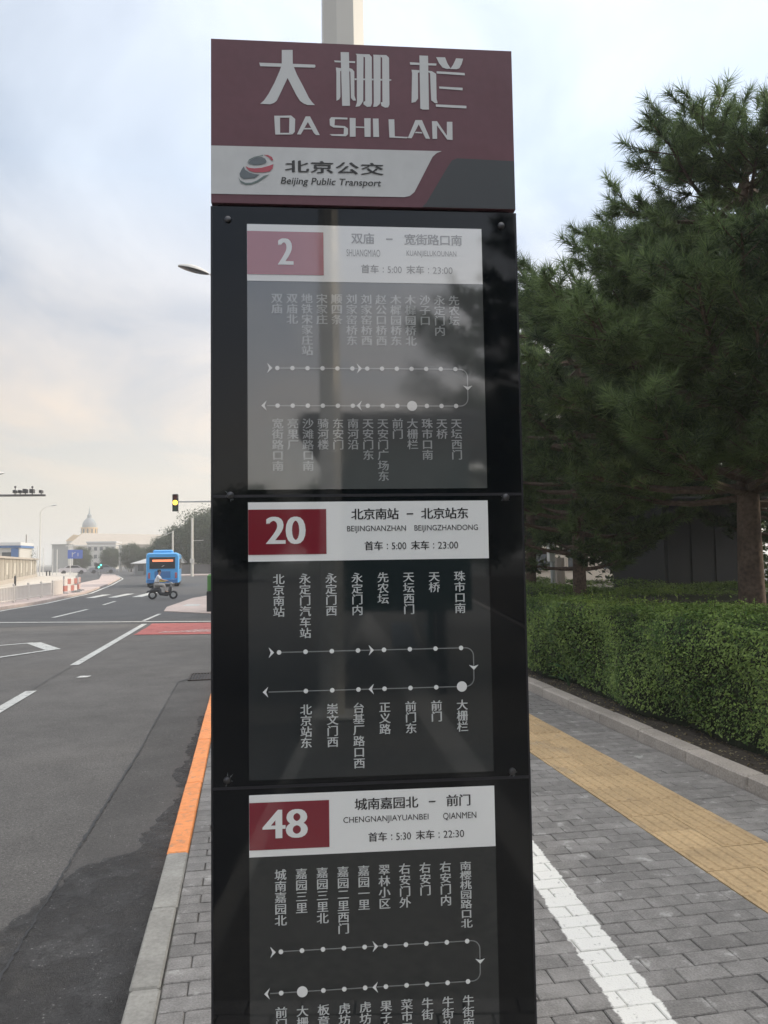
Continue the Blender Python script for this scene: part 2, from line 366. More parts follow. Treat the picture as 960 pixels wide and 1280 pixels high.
# resurfaced strip along the kerb, with a ragged edge
pts = [(-1.03, 1.5), (-1.05, 3.9), (-1.03, 5.0), (-1.0, 5.8), (-1.01, 7.1), (-1.0, 9.4), (-1.01, 11.76), (-0.79, 12.3), (-0.455, 12.4), (-0.455, 1.5)]
def rag(poly, amp, step, rnd, keep=()):
    out = []
    for i, p in enumerate(poly):
        q = poly[(i + 1) % len(poly)]; a = Vector(p).to_2d(); b = Vector(q).to_2d(); L_ = (b - a).length
        k = max(1, int(L_ / step)) if i not in keep else 1; nrm = Vector((-(b - a).y, (b - a).x)).normalized()
        for j in range(k):
            t = j / k; c = a.lerp(b, t) + (nrm * rnd.uniform(-amp, amp) if j else Vector((0, 0))); out.append((c.x, c.y))
    return out
rr = random.Random(3)
MB().sheet(rag(pts, 0.010, 0.08, rr, keep=(7, 8, 9)), -0.122).build('road_patch', M_asph_new, kind='structure')
M_wet = asphalt('asphalt_stained', (0.052, 0.050, 0.049), patchy=0.3, grain=0.4, rough=0.7)
st = [(-0.458, 1.5), (-0.458, 9.3), (-0.56, 9.0), (-0.50, 8.4), (-0.58, 7.6), (-0.52, 7.2), (-0.62, 6.7), (-0.50, 6.2), (-0.57, 5.8), (-0.62, 5.45), (-0.70, 5.2), (-0.66, 5.05), (-0.80, 4.92), (-0.98, 4.78),
      (-1.06, 4.45), (-1.16, 4.12), (-1.35, 3.9), (-1.6, 3.3), (-1.7, 2.6), (-1.8, 1.5)]
t_ = M_wet.node_tree; o_ = t_.nodes['Material Output']; b_ = t_.nodes['Principled BSDF']     # damp stain: thins out into the dry surface
n_ = N(t_, 'ShaderNodeTexNoise'); n_.inputs['Scale'].default_value = 5.5; n_.inputs['Detail'].default_value = 9; n_.inputs['Roughness'].default_value = 0.7
tc_ = N(t_, 'ShaderNodeTexCoord'); t_.links.new(tc_.outputs['Object'], n_.inputs['Vector'])
m_ = N(t_, 'ShaderNodeMapRange'); t_.links.new(n_.outputs[0], m_.inputs['Value']); m_.inputs['From Min'].default_value = 0.30; m_.inputs['From Max'].default_value = 0.60; m_.inputs['To Min'].default_value = 0.15; m_.inputs['To Max'].default_value = 1.0
tr_ = N(t_, 'ShaderNodeBsdfTransparent'); x_ = N(t_, 'ShaderNodeMixShader'); t_.links.new(m_.outputs[0], x_.inputs[0]); t_.links.new(tr_.outputs[0], x_.inputs[1]); t_.links.new(b_.outputs[0], x_.inputs[2]); t_.links.new(x_.outputs[0], o_.inputs[0])
MB().sheet(rag(st, 0.03, 0.045, rr, keep=(0,)), -0.118).build('road_stain', M_wet, kind='structure')
sm = MB()
for a, b, w in (((-1.05, 3.0), (-1.04, 5.2), 0.010), ((-1.04, 5.2), (-1.0, 7.6), 0.014), ((-1.0, 7.6), (-1.01, 9.4), 0.011), ((-1.01, 9.4), (-1.01, 11.8), 0.008), ((-1.01, 11.76), (-0.6, 12.35), 0.03), ((-3.0, 11.6), (-2.98, 14.1), 0.010)):
    P = []; Q = []; n = 60
    for i in range(n + 1):
        t = i / n; x = a[0] + (b[0] - a[0]) * t + rr.uniform(-0.007, 0.007); y = a[1] + (b[1] - a[1]) * t
        ww = w * 0.55 * rr.uniform(0.2, 1.7); P.append((x - ww, y, -0.114)); Q.append((x + ww, y, -0.114))
    sm.add(P + Q, [(i, n + 1 + i, n + 2 + i, i + 1) for i in range(n)])
sm.build('road_seam', M_tar, kind='structure')

# markings
def stripe(mb, a, b, w, z=-0.118):
    a = Vector(a); b = Vector(b); d = (b - a).normalized(); n = Vector((-d.y, d.x)) * w / 2
    mb.add([(*(a - n), z), (*(b - n), z), (*(b + n), z), (*(a + n), z)], [(0, 1, 2, 3)])
for i, (a, b, w, z) in enumerate([((-2.98, 14.2), (-2.92, 23.0), 0.15, -0.122), ((-3.03, 5.6), (-2.98, 11.5), 0.15, -0.122),
        ((-6.3, 26.8), (-6.05, 31.0), 0.14, -0.122), ((-7.9, 41.0), (-7.75, 45.0), 0.45, -0.122), ((-6.8, 41.0), (-6.55, 45.5), 0.45, -0.122),
        ((-5.6, 41.0), (-5.35, 47.0), 0.5, -0.122), ((-3.1, 24.2), (-2.95, 27.2), 0.12, -0.118), ((-6.0, 34), (-6.0, 37), 0.13, -0.122)]):
    s = MB(); stripe(s, a, b, w, z); s.build('lane_marking', M_white, kind='structure')
s = MB(); stripe(s, (-0.5, 22.95), (-14, 27.0), 0.22, -0.112); s.build('stop_line', M_white, kind='structure')
s = MB()
dia = [(-3.96, 16.9), (-4.72, 18.3), (-5.9, 20.4), (-7.1, 18.3), (-5.6, 15.0), (-4.72, 13.0)]
ri = [(-4.12, 16.95), (-4.78, 18.0), (-5.5, 19.0), (-6.4, 17.5), (-5.5, 15.8), (-4.62, 14.6)]
dia = [(-3.95, 16.8), (-4.62, 18.6), (-5.9, 18.6), (-5.6, 15.0), (-4.9, 15.3)]
# open diamond ahead of the crossing
D = [(-3.95, 16.85), (-4.75, 18.45), (-6.6, 17.2), (-5.8, 14.0)]
for i in range(4): 
    w = 0.30 if i == 0 else 0.13
    stripe(s, D[i], D[(i + 1) % 4], w, -0.122 + 0.0012 * i)
s.build('diamond_marking', M_white, kind='structure')
MB().sheet(rag([(-2.74, 19.6), (-0.5, 19.1), (-0.5, 22.6), (-2.70, 23.0)], 0.03, 0.2, rr), -0.118).build('bus_lane_surface', M_red, kind='structure')
MB().sheet(rag([(-2.2, 19.9), (-0.6, 19.7), (-0.6, 20.1), (-1.2, 20.6), (-1.7, 20.2), (-2.1, 20.3)], 0.05, 0.2, rr), -0.110).build('worn_marking', M_redpale, kind='structure')
s = MB(); stripe(s, (-3.0, 31.5), (-1.4, 31.2), 0.3, -0.10); 
s = MB(); s.sheet([(-2.62, 12.6), (-2.45, 12.6), (-2.42, 12.75), (-2.58, 12.78)], -0.118); s.build('paper_scrap', M_chip, kind='structure')

# drain grate in the gutter
DG = thing('drain_grate', 'rusty slotted drain grate in the gutter beyond the orange kerb', 'drain grate', (-0.68, 12.15, -0.118))
M_iron = mat('cast_iron', (0.06, 0.05, 0.045), rough=0.7, metal=0.4, noise=[(20, 0.3)])
b = MB(); b.box(-0.20, -0.35, -0.01, 0.20, -0.31, 0.012); b.box(-0.20, 0.31, -0.01, 0.20, 0.35, 0.012); b.box(-0.20, -0.308, -0.01, -0.17, 0.308, 0.012); b.box(0.17, -0.308, -0.01, 0.20, 0.308, 0.012); b.build('frame', M_iron, DG)
b = MB(); b.box(-0.012, -0.30, -0.01, 0.012, 0.30, 0.010); gm_ = b.mesh('slat', M_iron)
for i_ in range(7): link('slat', gm_, DG, (-0.141 + 0.047 * i_, 0, 0))
b = MB(); b.box(-0.168, -0.306, -0.003, 0.168, 0.306, -0.001); b.build('pit', M_tar, DG)

# pavement base + individual pavers
KX0, KX1 = -0.455, -0.335        # near kerb
PAVE_Y1 = 26.0
MB().box(KX1, -60, -0.30, 3.42, PAVE_Y1, -0.012).build('pavement', M_joint, kind='structure')
PAVE = bpy.data.objects['pavement']
def px(p):
    v = Vector(p) - CAM; d = v.dot(_fw)
    if d < 0.1: return None
    return 480 + FPX * v.dot(_rt) / d, 640 - FPX * v.dot(_up) / d, d
def paver_mesh(w, h):
    b = MB(); b.box(-w / 2, -h / 2, -0.03, w / 2, h / 2, 0.0, ch=0.004); return b.mesh('brick', M_paver)
BW, BH, GAP = 0.2, 0.1, 0.0035
bm_full = paver_mesh(BW - GAP, BH - GAP)
cells = []
def course(x0, x1, y0, y1):
    j = 0; y = y0
    while y < y1:
        off = (j % 2) * BW / 2; x = x0 - off
        while x < x1 - 0.01:
            a, b_ = max(x, x0), min(x + BW, x1)
            if b_ - a > 0.03: cells.append(((a + b_) / 2, y + BH / 2, b_ - a))
            x += BW
        y += BH; j += 1
course(KX1 + 0.004, 2.346, 1.6, 12.0); course(2.918, 3.416, 1.6, 12.0)
def seen(cx, cy):
    q = px((cx, cy, 0))
    if not q or q[0] < -15 or q[0] > 975 or q[1] > 1300 or q[1] < 600: return 0
    if 275 < q[0] < 650 and cy > 2.25: return 0
    return 1 / q[2] ** 2
cells.sort(key=lambda c: -seen(c[0], c[1]))
rest = MB(); nobj = 0; cutm = {}
for cx, cy, w in cells:
    dz = rr.uniform(-0.002, 0.002); tilt = (rr.uniform(-0.008, 0.008), rr.uniform(-0.008, 0.008))
    if nobj < 298 and seen(cx, cy):
        k = round(w, 2)
        me = bm_full if k == 0.2 else cutm.setdefault(k, paver_mesh(k - GAP, BH - GAP))
        o = link('brick', me, PAVE, (cx, cy, dz)); o.rotation_euler = (tilt[0], tilt[1], rr.uniform(-0.008, 0.008)); nobj += 1
    else:
        hw, hh = (w - GAP) / 2, (BH - GAP) / 2
        n = len(rest.v); c = 0.004; za = lambda x, y: dz + tilt[1] * -x + tilt[0] * y
        vs = [(cx + x, cy + y, -0.02) for x, y in ((-hw, -hh), (hw, -hh), (hw, hh), (-hw, hh))] + [(cx + x, cy + y, za(x, y)) for x, y in ((-hw + c, -hh + c), (hw - c, -hh + c), (hw - c, hh - c), (-hw + c, hh - c))]
        rest.add(vs, [(4, 5, 6, 7), (0, 1, 5, 4), (1, 2, 6, 5), (2, 3, 7, 6), (3, 0, 4, 7)])
m_rest = mat('paver_grey_far', (0.215, 0.205, 0.195), rough=0.85, noise=[(2.2, 0.14), (13, 0.16), (120, 0.22)], bump=(110, 0.5), coord='World', blotch=BLO, line=LINE)
rest.build('bricks', m_rest, PAVE, kind='stuff')
MB().box(KX1 + 0.004, 12.0, -0.02, 3.416, PAVE_Y1 - 0.01, 0.0).build('far_paving', m_rest, PAVE)

# tactile strip, two tiles wide, ribs along the walking direction
tb = MB(); TS = 0.286
tb.box(-TS / 2 + 0.002, -TS / 2 + 0.002, -0.03, TS / 2 - 0.002, TS / 2 - 0.002, 0.001)
for i in range(4):
    x = -TS / 2 + TS * (i + 0.5) / 4; w = 0.014
    z1 = 0.0085; n = len(tb.v)
    tb.add([(x - w, -TS / 2 + 0.012, 0.001), (x + w, -TS / 2 + 0.012, 0.001), (x + w, TS / 2 - 0.012, 0.001), (x - w, TS / 2 - 0.012, 0.001),
            (x - w + 0.006, -TS / 2 + 0.018, z1), (x + w - 0.006, -TS / 2 + 0.018, z1), (x + w - 0.006, TS / 2 - 0.018, z1), (x - w + 0.006, TS / 2 - 0.018, z1)],
           [(4, 5, 6, 7), (0, 1, 5, 4), (1, 2, 6, 5), (2, 3, 7, 6), (3, 0, 4, 7)])
tm = tb.mesh('tile', M_tactile)
for j in range(40):
    for i in range(2):
        o = link('tile', tm, PAVE, (2.348 + TS / 2 + i * TS, 2.0 + TS / 2 + j * TS, rr.uniform(-0.0015, 0.0015)))
MB().box(2.352, 2.0 + 40 * TS + 0.01, -0.018, 2.914, PAVE_Y1 - 0.02, 0.004).build('tactile_far', M_tactile, PAVE)

# white painted line and paint drips on the pavers
wl = rag([(1.29, 1.6), (1.30, 2.6), (1.345, 3.1), (1.40, 3.66), (1.47, 4.3), (1.56, 5.2), (1.72, 5.2), (1.63, 4.3), (1.575, 3.7), (1.535, 3.1), (1.495, 2.55), (1.47, 1.6)], 0.012, 0.035, rr)

# near kerb, one stone at a time
KL = 0.70
kerb = MB().box(KX0 + 0.004, -60, -0.30, KX1 - 0.004, PAVE_Y1, -0.02).build('kerb', M_kerb, kind='structure')
def stone(w, l, h, m, ch): b = MB(); b.box(-w / 2, -l / 2, -h, w / 2, l / 2, 0, ch=ch); return b.mesh('kerb_stone', m)
st_g = stone(KX1 - KX0 - 0.002, KL - 0.006, 0.18, M_kerb, 0.008); st_o = stone(KX1 - KX0 - 0.002, KL - 0.006, 0.18, M_kerb_orange, 0.008)
y = 4.57 - 4 * KL; i = 0
while y < PAVE_Y1 - KL:
    orange = 4.56 < y < 12.5
    link('kerb_stone', st_o if orange else st_g, kerb, ((KX0 + KX1) / 2 + rr.uniform(-0.003, 0.003), y + KL / 2, 0.006 + rr.uniform(-0.003, 0.003)))
    y += KL
# kerb of the planting bed
kerb2 = MB().box(3.43, -60, -0.2, 3.585, 30, 0.02).build('planter_kerb', M_granite, kind='structure')
sg = stone(0.165, 0.745, 0.25, M_granite, 0.012)
y = 1.9
while y < 29:
    link('kerb_stone', sg, kerb2, (3.507 + rr.uniform(-0.004, 0.004), y + 0.375, 0.10 + rr.uniform(-0.003, 0.003))).rotation_euler = (0, 0, rr.uniform(-0.004, 0.004)); y += 0.75
MB().box(3.59, -60, -0.25, 30, 60, 0.055).build('planting_bed', M_soil, kind='structure')

# far pavements across the junction
def rp(mb, poly, z0, z1): return mb.prism(poly, z0, z1)
rp(MB(), [(-9.44, 31.9), (-9.06, 36.2), (-9.25, 47), (-10.9, 64), (-13.6, 87), (-18.2, 112), (-21.2, 119), (-14.9, 82), (-13.7, 67), (-12.7, 58), (-14, 45), (-40, 20), (-30, 18), (-10.5, 26)], -0.25, 0.0).build('median_pavement', M_pink, kind='structure')
rp(MB(), [(-12.9, 58.6), (-15.2, 73), (-29, 140), (-39, 162), (-70, 162), (-60, 60), (-40, 20.5), (-14.2, 45.6)], -0.25, -0.004).build('side_pavement', M_cream, kind='structure')
s = MB()
kp = [(-9.38, 28.0), (-9.34, 31.9), (-8.96, 36.2), (-9.12, 47), (-10.77, 64), (-13.45, 87), (-18.0, 112)]
for a, b in zip(kp, kp[1:]): stripe(s, (a[0] + 0.12, a[1]), (b[0] + 0.12, b[1]), 0.16, -0.118)
s.build('edge_line', M_white, kind='structure')
rp(MB(), [(-2.95, 28.5), (-3.1, 31.0), (-2.6, 38), (-1.9, 41), (30, 44), (30, 27), (-1.2, 26.6)], -0.25, -0.10).build('corner_island', M_pink, kind='structure')
rp(MB(), [(-9.5, 97), (60, 88), (60, 300), (-30, 300), (-14, 110)], -0.25, -0.02).build('far_pavement', M_pink, kind='structure')
s = MB(); s.sheet([(-2.55, 31.2), (-1.9, 31.0), (-1.85, 32.2), (-2.45, 32.5)], -0.094); s.build('painted_mark', M_white, kind='structure')

# ================================================================= THE SIGN
SIGN = thing('bus_stop_sign', 'tall black bus stop board with maroon header and three route panels filling the centre', 'bus stop sign', (-0.1063, 2.3179, 0), -0.0943)
M_frame = mat('black_glass', (0.0025, 0.004, 0.006), rough=0.03, ior=1.48, rn=(4, 0.12))
M_edge = mat('frame_edge', (0.03, 0.03, 0.036), rough=0.35, metal=0.3)
PG = dict(rough=0.03, ior=1.9, rn=(4, 0.10))
M_panel = mat('panel_grey', (0.012, 0.017, 0.020), **PG)
M_phead = mat('panel_white', (0.90, 0.91, 0.90), **PG)
M_pred = mat('panel_red', (0.22, 0.012, 0.028), **PG)
M_ptext = mat('panel_print_pale', (0.58, 0.60, 0.60), **PG)
M_pnum = mat('panel_print_white', (0.86, 0.87, 0.86), **PG)
M_pdark = mat('panel_print_dark', (0.035, 0.033, 0.035), **PG)
M_maroon = mat('header_maroon', (0.135, 0.050, 0.066), rough=0.42, noise=[(5, 0.07), (40, 0.05)], rn=(6, 0.2))
M_hwhite = mat('header_white', (0.60, 0.61, 0.61), rough=0.42, noise=[(5, 0.05), (30, 0.03)])
M_hgrey = mat('header_grey', (0.048, 0.053, 0.058), rough=0.42)
M_hblack = mat('header_print_black', (0.035, 0.035, 0.035), rough=0.42)
M_lgrey = mat('logo_grey', (0.14, 0.165, 0.18), rough=0.42)
M_lgreen = mat('logo_green_grey', (0.15, 0.20, 0.19), rough=0.42)
M_lred = mat('logo_red', (0.45, 0.09, 0.12), rough=0.42)
M_screw = mat('screw_steel', (0.10, 0.10, 0.105), rough=0.35, metal=0.9)
M_scuff = mat('scuff', (0.12, 0.13, 0.135), rough=0.6)

def plate(mb, x0, z0, x1, z1, yf, yb):   # yf front (negative), yb back
    return mb.box(x0, yf, z0, x1, yb, z1)
def flat(mb, poly, y):
    a = sum(poly[i][0] * poly[(i + 1) % len(poly)][1] - poly[(i + 1) % len(poly)][0] * poly[i][1] for i in range(len(poly)))
    if a < 0: poly = poly[::-1]
    return mb.add([(x, y, z) for x, z in poly], [tuple(range(len(poly)))])
def disc(mb, x, z, r, y, n=20): return flat(mb, [(x + r * math.cos(2 * math.pi * k / n), z + r * math.sin(2 * math.pi * k / n)) for k in range(n)], y)

_gc = {}
def glyphs(body, offset=0.0, shear=0.0):
    """outline mesh of a string in the built-in font: (verts2d, faces, width)"""
    k = (body, offset, shear)
    if k not in _gc:
        c = bpy.data.curves.new('lettering', 'FONT'); c.body = body; c.offset = offset; c.shear = shear; c.resolution_u = 4
        o = bpy.data.objects.new('lettering', c); C.objects.link(o)
        dg = bpy.context.evaluated_depsgraph_get(); me = bpy.data.meshes.new_from_object(o.evaluated_get(dg))
        vs = [(v.co.x, v.co.y) for v in me.vertices]; fs = [tuple(p.vertices) for p in me.polygons]
        bpy.data.objects.remove(o); bpy.data.curves.remove(c); bpy.data.meshes.remove(me)
        _gc[k] = (vs, fs)
    return _gc[k]
def put(mb, body, x0, x1, z0, z1, y, offset=0.0, shear=0.0, bold=0.0):
    """stretch the string's ink (or the ink box of `fit`) to x0..x1, z0..z1"""
    vs, fs = glyphs(body, offset, shear)
    if not vs: return
    xs = [v[0] for v in vs]; ys = [v[1] for v in vs]
    ax, bx_, ay, by = min(xs), max(xs), min(ys), max(ys)
    kx = (x1 - x0) / (bx_ - ax); kz = (z1 - z0) / (by - ay)
    out = [(x0 + (vx - ax) * kx, y, z0 + (vy - ay) * kz) for vx, vy in vs]
    f0 = fs[0]
    # face winding towards the viewer (-y)
    a = sum(vs[f0[i]][0] * vs[f0[(i + 1) % len(f0)]][1] - vs[f0[(i + 1) % len(f0)]][0] * vs[f0[i]][1] for i in range(len(f0)))
    for q in ((0,) if not bold else (-1, 0, 1)):
        mb.add([(x_ + q * bold, y_ - 0.00012 * (q + 1), z_) for x_, y_, z_ in out], fs if a > 0 else [f[::-1] for f in fs])
EM = None
def em_box():
    vs, _ = glyphs('国', 0.0, 0.0); xs = [v[0] for v in vs]; ys = [v[1] for v in vs]
    return min(xs), max(xs), min(ys), max(ys)
EM = em_box()
EMC = ((EM[0] + EM[1]) / 2, (EM[2] + EM[3]) / 2); EMS = (EM[3] - EM[2]) / 0.93
def cjk(mb, ch, cx, cz, w, h, y, bold=0.0):
    vs, fs = glyphs(ch)
    out = [(cx + (vx - EMC[0]) / EMS * w, y, cz + (vy - EMC[1]) / EMS * h) for vx, vy in vs]
    f0 = fs[0]; a = sum(vs[f0[i]][0] * vs[f0[(i + 1) % len(f0)]][1] - vs[f0[(i + 1) % len(f0)]][0] * vs[f0[i]][1] for i in range(len(f0)))
    for q in ((0,) if not bold else (-1, 1)):
        mb.add([(x_ + q * bold, y_ - 0.00012 * (q + 1), z_ + 0.4 * q * bold) for x_, y_, z_ in out], fs if a > 0 else [f[::-1] for f in fs])

# body and header board
plate(MB(), 0.0, 0.0, 0.95, 2.733, 0.002, 0.15).build('body', M_edge, SIGN)
plate(MB(), 0.006, 0.0, 0.944, 2.731, 0.0, 0.006).build('front_glass', M_frame, SIGN)
hd = plate(MB(), 0.002, 2.742, 0.947, 3.262, -0.003, 0.15).build('header_board', M_maroon, SIGN)
plate(MB(), 0.02, 2.733, 0.93, 2.742, 0.015, 0.14).build('header_seam', M_frame, SIGN)
wb = [(0.0025, 2.9205), (0.716, 2.9245), (0.700, 2.918), (0.686, 2.905), (0.640, 2.815), (0.627, 2.790), (0.612, 2.777), (0.595, 2.773), (0.0025, 2.7685)]
flat(MB(), wb, -0.0045).build('white_band', M_hwhite, hd)
flat(MB(), [(0.765, 2.903), (0.9465, 2.899), (0.9465, 2.743), (0.650, 2.743), (0.664, 2.757), (0.735, 2.877), (0.748, 2.896)], -0.0045).build('grey_corner', M_hgrey, hd)
TITLE = [[[0.2192,3.2338],[0.2526,3.2353],[0.253,3.1884],[0.2655,3.1561],[0.2838,3.1204],[0.3021,3.0824],[0.3113,3.0694],[0.3205,3.0601],[0.2973,3.0592],[0.2857,3.0637],[0.2742,3.0717],[0.2627,3.0906],[0.2365,3.144],[0.2118,3.0887],[0.2025,3.0691],[0.1932,3.0615],[0.1817,3.0575],[0.1518,3.058],[0.1633,3.0688],[0.1772,3.0898],[0.1959,3.1267],[0.2123,3.1661],[0.2189,3.187]],[[0.1496,3.1902],[0.1547,3.1899],[0.2189,3.1901],[0.2189,3.1794],[0.1523,3.1786]],[[0.253,3.1905],[0.3217,3.1904],[0.3235,3.1852],[0.3204,3.1807],[0.2541,3.1799]],[[0.402,3.2348],[0.4279,3.2354],[0.4291,3.0616],[0.4048,3.0607]],[[0.3811,3.2066],[0.4022,3.2065],[0.4021,3.2011],[0.3834,3.2013]],[[0.4278,3.2065],[0.4469,3.2068],[0.4468,3.201],[0.428,3.2012]],[[0.3867,3.1841],[0.4026,3.1823],[0.4028,3.1733],[0.4002,3.1732],[0.3997,3.0897],[0.3961,3.081],[0.3872,3.0763],[0.3881,3.1659]],[[0.4282,3.1841],[0.4371,3.1813],[0.4441,3.173],[0.4436,3.095],[0.4481,3.0793],[0.4394,3.079],[0.4325,3.0872],[0.4318,3.1713],[0.4286,3.1736]],[[0.449,3.2312],[0.4707,3.2309],[0.4735,3.2256],[0.4707,3.0789],[0.4651,3.069],[0.4592,3.0615],[0.4462,3.0586],[0.4511,3.0734],[0.4523,3.2272]],[[0.4707,3.2309],[0.492,3.2313],[0.4995,3.223],[0.4981,3.0726],[0.4944,3.0616],[0.4826,3.0599],[0.4715,3.068],[0.4716,3.0765],[0.477,3.078],[0.4782,3.2209],[0.4735,3.2227]],[[0.5038,3.2306],[0.5251,3.2307],[0.5274,3.2254],[0.5248,3.0797],[0.5228,3.0711],[0.5133,3.0622],[0.5015,3.0606],[0.504,3.0753],[0.5049,3.2269]],[[0.5256,3.2307],[0.5453,3.2311],[0.5539,3.2228],[0.553,3.0698],[0.5487,3.0611],[0.5392,3.0595],[0.5279,3.0652],[0.5253,3.0761],[0.5312,3.0775],[0.5321,3.2219],[0.5279,3.2242]],[[0.4445,3.151],[0.4513,3.1511],[0.4513,3.1459],[0.4449,3.1457]],[[0.4718,3.1516],[0.4773,3.1518],[0.4772,3.1465],[0.4718,3.1465]],[[0.4992,3.1522],[0.5039,3.1522],[0.5038,3.147],[0.4994,3.1468]],[[0.5261,3.1525],[0.5313,3.1528],[0.5312,3.1471],[0.526,3.1472]],[[0.5541,3.1534],[0.5618,3.1503],[0.554,3.1465]],[[0.6504,3.2343],[0.6779,3.2342],[0.6776,3.0584],[0.6573,3.0577],[0.6502,3.0611]],[[0.6195,3.2108],[0.6502,3.2104],[0.6501,3.203],[0.621,3.2027]],[[0.6777,3.21],[0.7043,3.2101],[0.7037,3.2032],[0.6778,3.2029]],[[0.6245,3.1864],[0.6498,3.1857],[0.6499,3.1788],[0.6446,3.1774],[0.6436,3.0927],[0.6351,3.0813],[0.6227,3.0784],[0.626,3.1754]],[[0.6777,3.1854],[0.6894,3.1841],[0.7025,3.176],[0.7026,3.0948],[0.7054,3.0802],[0.6971,3.0799],[0.6853,3.0893],[0.6833,3.1777],[0.6779,3.1804]],[[0.7035,3.2308],[0.7323,3.2316],[0.7392,3.2121],[0.7496,3.1952],[0.7376,3.1935],[0.7233,3.1978],[0.7127,3.211]],[[0.7672,3.2298],[0.7901,3.2295],[0.7849,3.2115],[0.7774,3.1975],[0.7689,3.194],[0.7477,3.1939],[0.7571,3.2078],[0.7634,3.2205]],[[0.7045,3.1847],[0.7939,3.1826],[0.7945,3.1747],[0.7044,3.1773]],[[0.7113,3.135],[0.7864,3.1337],[0.7862,3.125],[0.7118,3.1284]],[[0.6994,3.0763],[0.7971,3.075],[0.7974,3.0664],[0.7004,3.0683]],[[0.1946,3.0213],[0.2123,3.0219],[0.2126,2.9619],[0.1976,2.9614]],[[0.2126,3.0219],[0.2463,3.0238],[0.2409,3.0167],[0.2126,3.0157]],[[0.2463,3.0238],[0.2589,3.0131],[0.2576,2.9721],[0.2499,2.9635],[0.2399,2.968],[0.2412,3.0167]],[[0.2129,2.9671],[0.2396,2.968],[0.2485,2.9631],[0.2129,2.9619]],[[0.2914,3.0226],[0.3048,3.0231],[0.3345,2.9642],[0.3227,2.9638],[0.3161,2.9705],[0.298,3.0047],[0.2759,2.964],[0.2642,2.9643]],[[0.2881,2.9852],[0.3075,2.9859],[0.3101,2.9815],[0.2854,2.9806]],[[0.3703,3.0229],[0.4209,3.0229],[0.4209,3.0173],[0.382,3.0167],[0.3802,2.9971],[0.4122,2.9954],[0.4222,2.988],[0.422,2.9699],[0.4152,2.9627],[0.3714,2.9633],[0.3647,2.968],[0.4085,2.9694],[0.4097,2.9893],[0.3767,2.99],[0.366,2.9966],[0.3652,3.0158]],[[0.4277,3.0225],[0.4463,3.0224],[0.4455,2.9626],[0.4276,2.962]],[[0.4463,2.9958],[0.4734,2.9957],[0.4733,2.9915],[0.4462,2.9916]],[[0.4731,3.023],[0.4931,3.0237],[0.4923,2.9634],[0.4737,2.9628]],[[0.5003,3.0229],[0.518,3.0235],[0.5188,2.964],[0.5008,2.9634]],[[0.5493,3.0221],[0.5674,3.0228],[0.5682,2.9677],[0.6109,2.967],[0.6057,2.9626],[0.5511,2.9636]],[[0.6341,3.0226],[0.6547,3.0233],[0.6794,2.9632],[0.6657,2.9638],[0.6441,3.0089],[0.6211,2.9631],[0.6091,2.9634]],[[0.6341,2.9846],[0.6533,2.9842],[0.6556,2.98],[0.6317,2.9806]],[[0.6863,3.0209],[0.7022,3.0214],[0.733,2.9755],[0.7339,3.0204],[0.7512,3.021],[0.7507,2.962],[0.7338,2.9625],[0.7019,3.008],[0.7017,2.9639],[0.6873,2.9635]]]
LOGO = [[[0.1136,2.8664],[0.1217,2.8772],[0.138,2.8862],[0.1563,2.8878],[0.1665,2.8828],[0.1705,2.8744],[0.1684,2.8691],[0.1521,2.8633],[0.1318,2.8616]],[[0.1014,2.8565],[0.0953,2.8479],[0.0882,2.8329],[0.0912,2.8225],[0.1013,2.8165],[0.1175,2.819],[0.1337,2.8205],[0.1459,2.8293],[0.1499,2.8315],[0.1317,2.8342],[0.1175,2.838],[0.1054,2.8461]],[[0.0841,2.8223],[0.0911,2.812],[0.1053,2.805],[0.1235,2.8055],[0.1417,2.8134],[0.1621,2.8287],[0.1784,2.8334],[0.1621,2.8203],[0.1438,2.8081],[0.1235,2.7998],[0.1073,2.7983],[0.0911,2.8057]],[[0.1105,2.8663],[0.1177,2.8792],[0.134,2.8881],[0.1604,2.8947],[0.16,2.8921],[0.136,2.8859],[0.1187,2.8761]],[[0.1065,2.8577],[0.1156,2.8527],[0.1338,2.8511],[0.1561,2.8539],[0.1786,2.8609],[0.1918,2.8666],[0.1887,2.8527],[0.1805,2.843],[0.1601,2.8392],[0.1337,2.8385],[0.1196,2.8423],[0.1115,2.8484]],[[0.1604,2.8947],[0.1747,2.8951],[0.1869,2.8887],[0.1909,2.8803],[0.1868,2.876],[0.1787,2.8863],[0.1685,2.8924]]]

for a_, b_ in ((0, 3), (3, 17), (17, 27), (27, len(TITLE))):
    b = MB()
    for p in TITLE[a_:b_]: flat(b, p, -0.0045)
    b.build('station_name', mat('header_print_white', (0.62, 0.63, 0.63), rough=0.42), hd)
for ps, mm in ((LOGO[0:2], M_lgrey), (LOGO[2:4], M_lgreen), (LOGO[4:6], M_lred)):
    b = MB()
    for p in ps: flat(b, p, -0.006)
    b.build('emblem', mm, hd)
b = MB()
for i, ch in enumerate('北京公交'): cjk(b, ch, 0.263 + i * 0.0775, 2.8605 - i * 0.0006, 0.072, 0.0385, -0.006, bold=0.0016)
put(b, 'Beijing Public Transport', 0.2135, 0.523, 2.798, 2.826, -0.006, shear=0.18, bold=0.0003)
b.build('operator_lettering', M_hblack, hd)

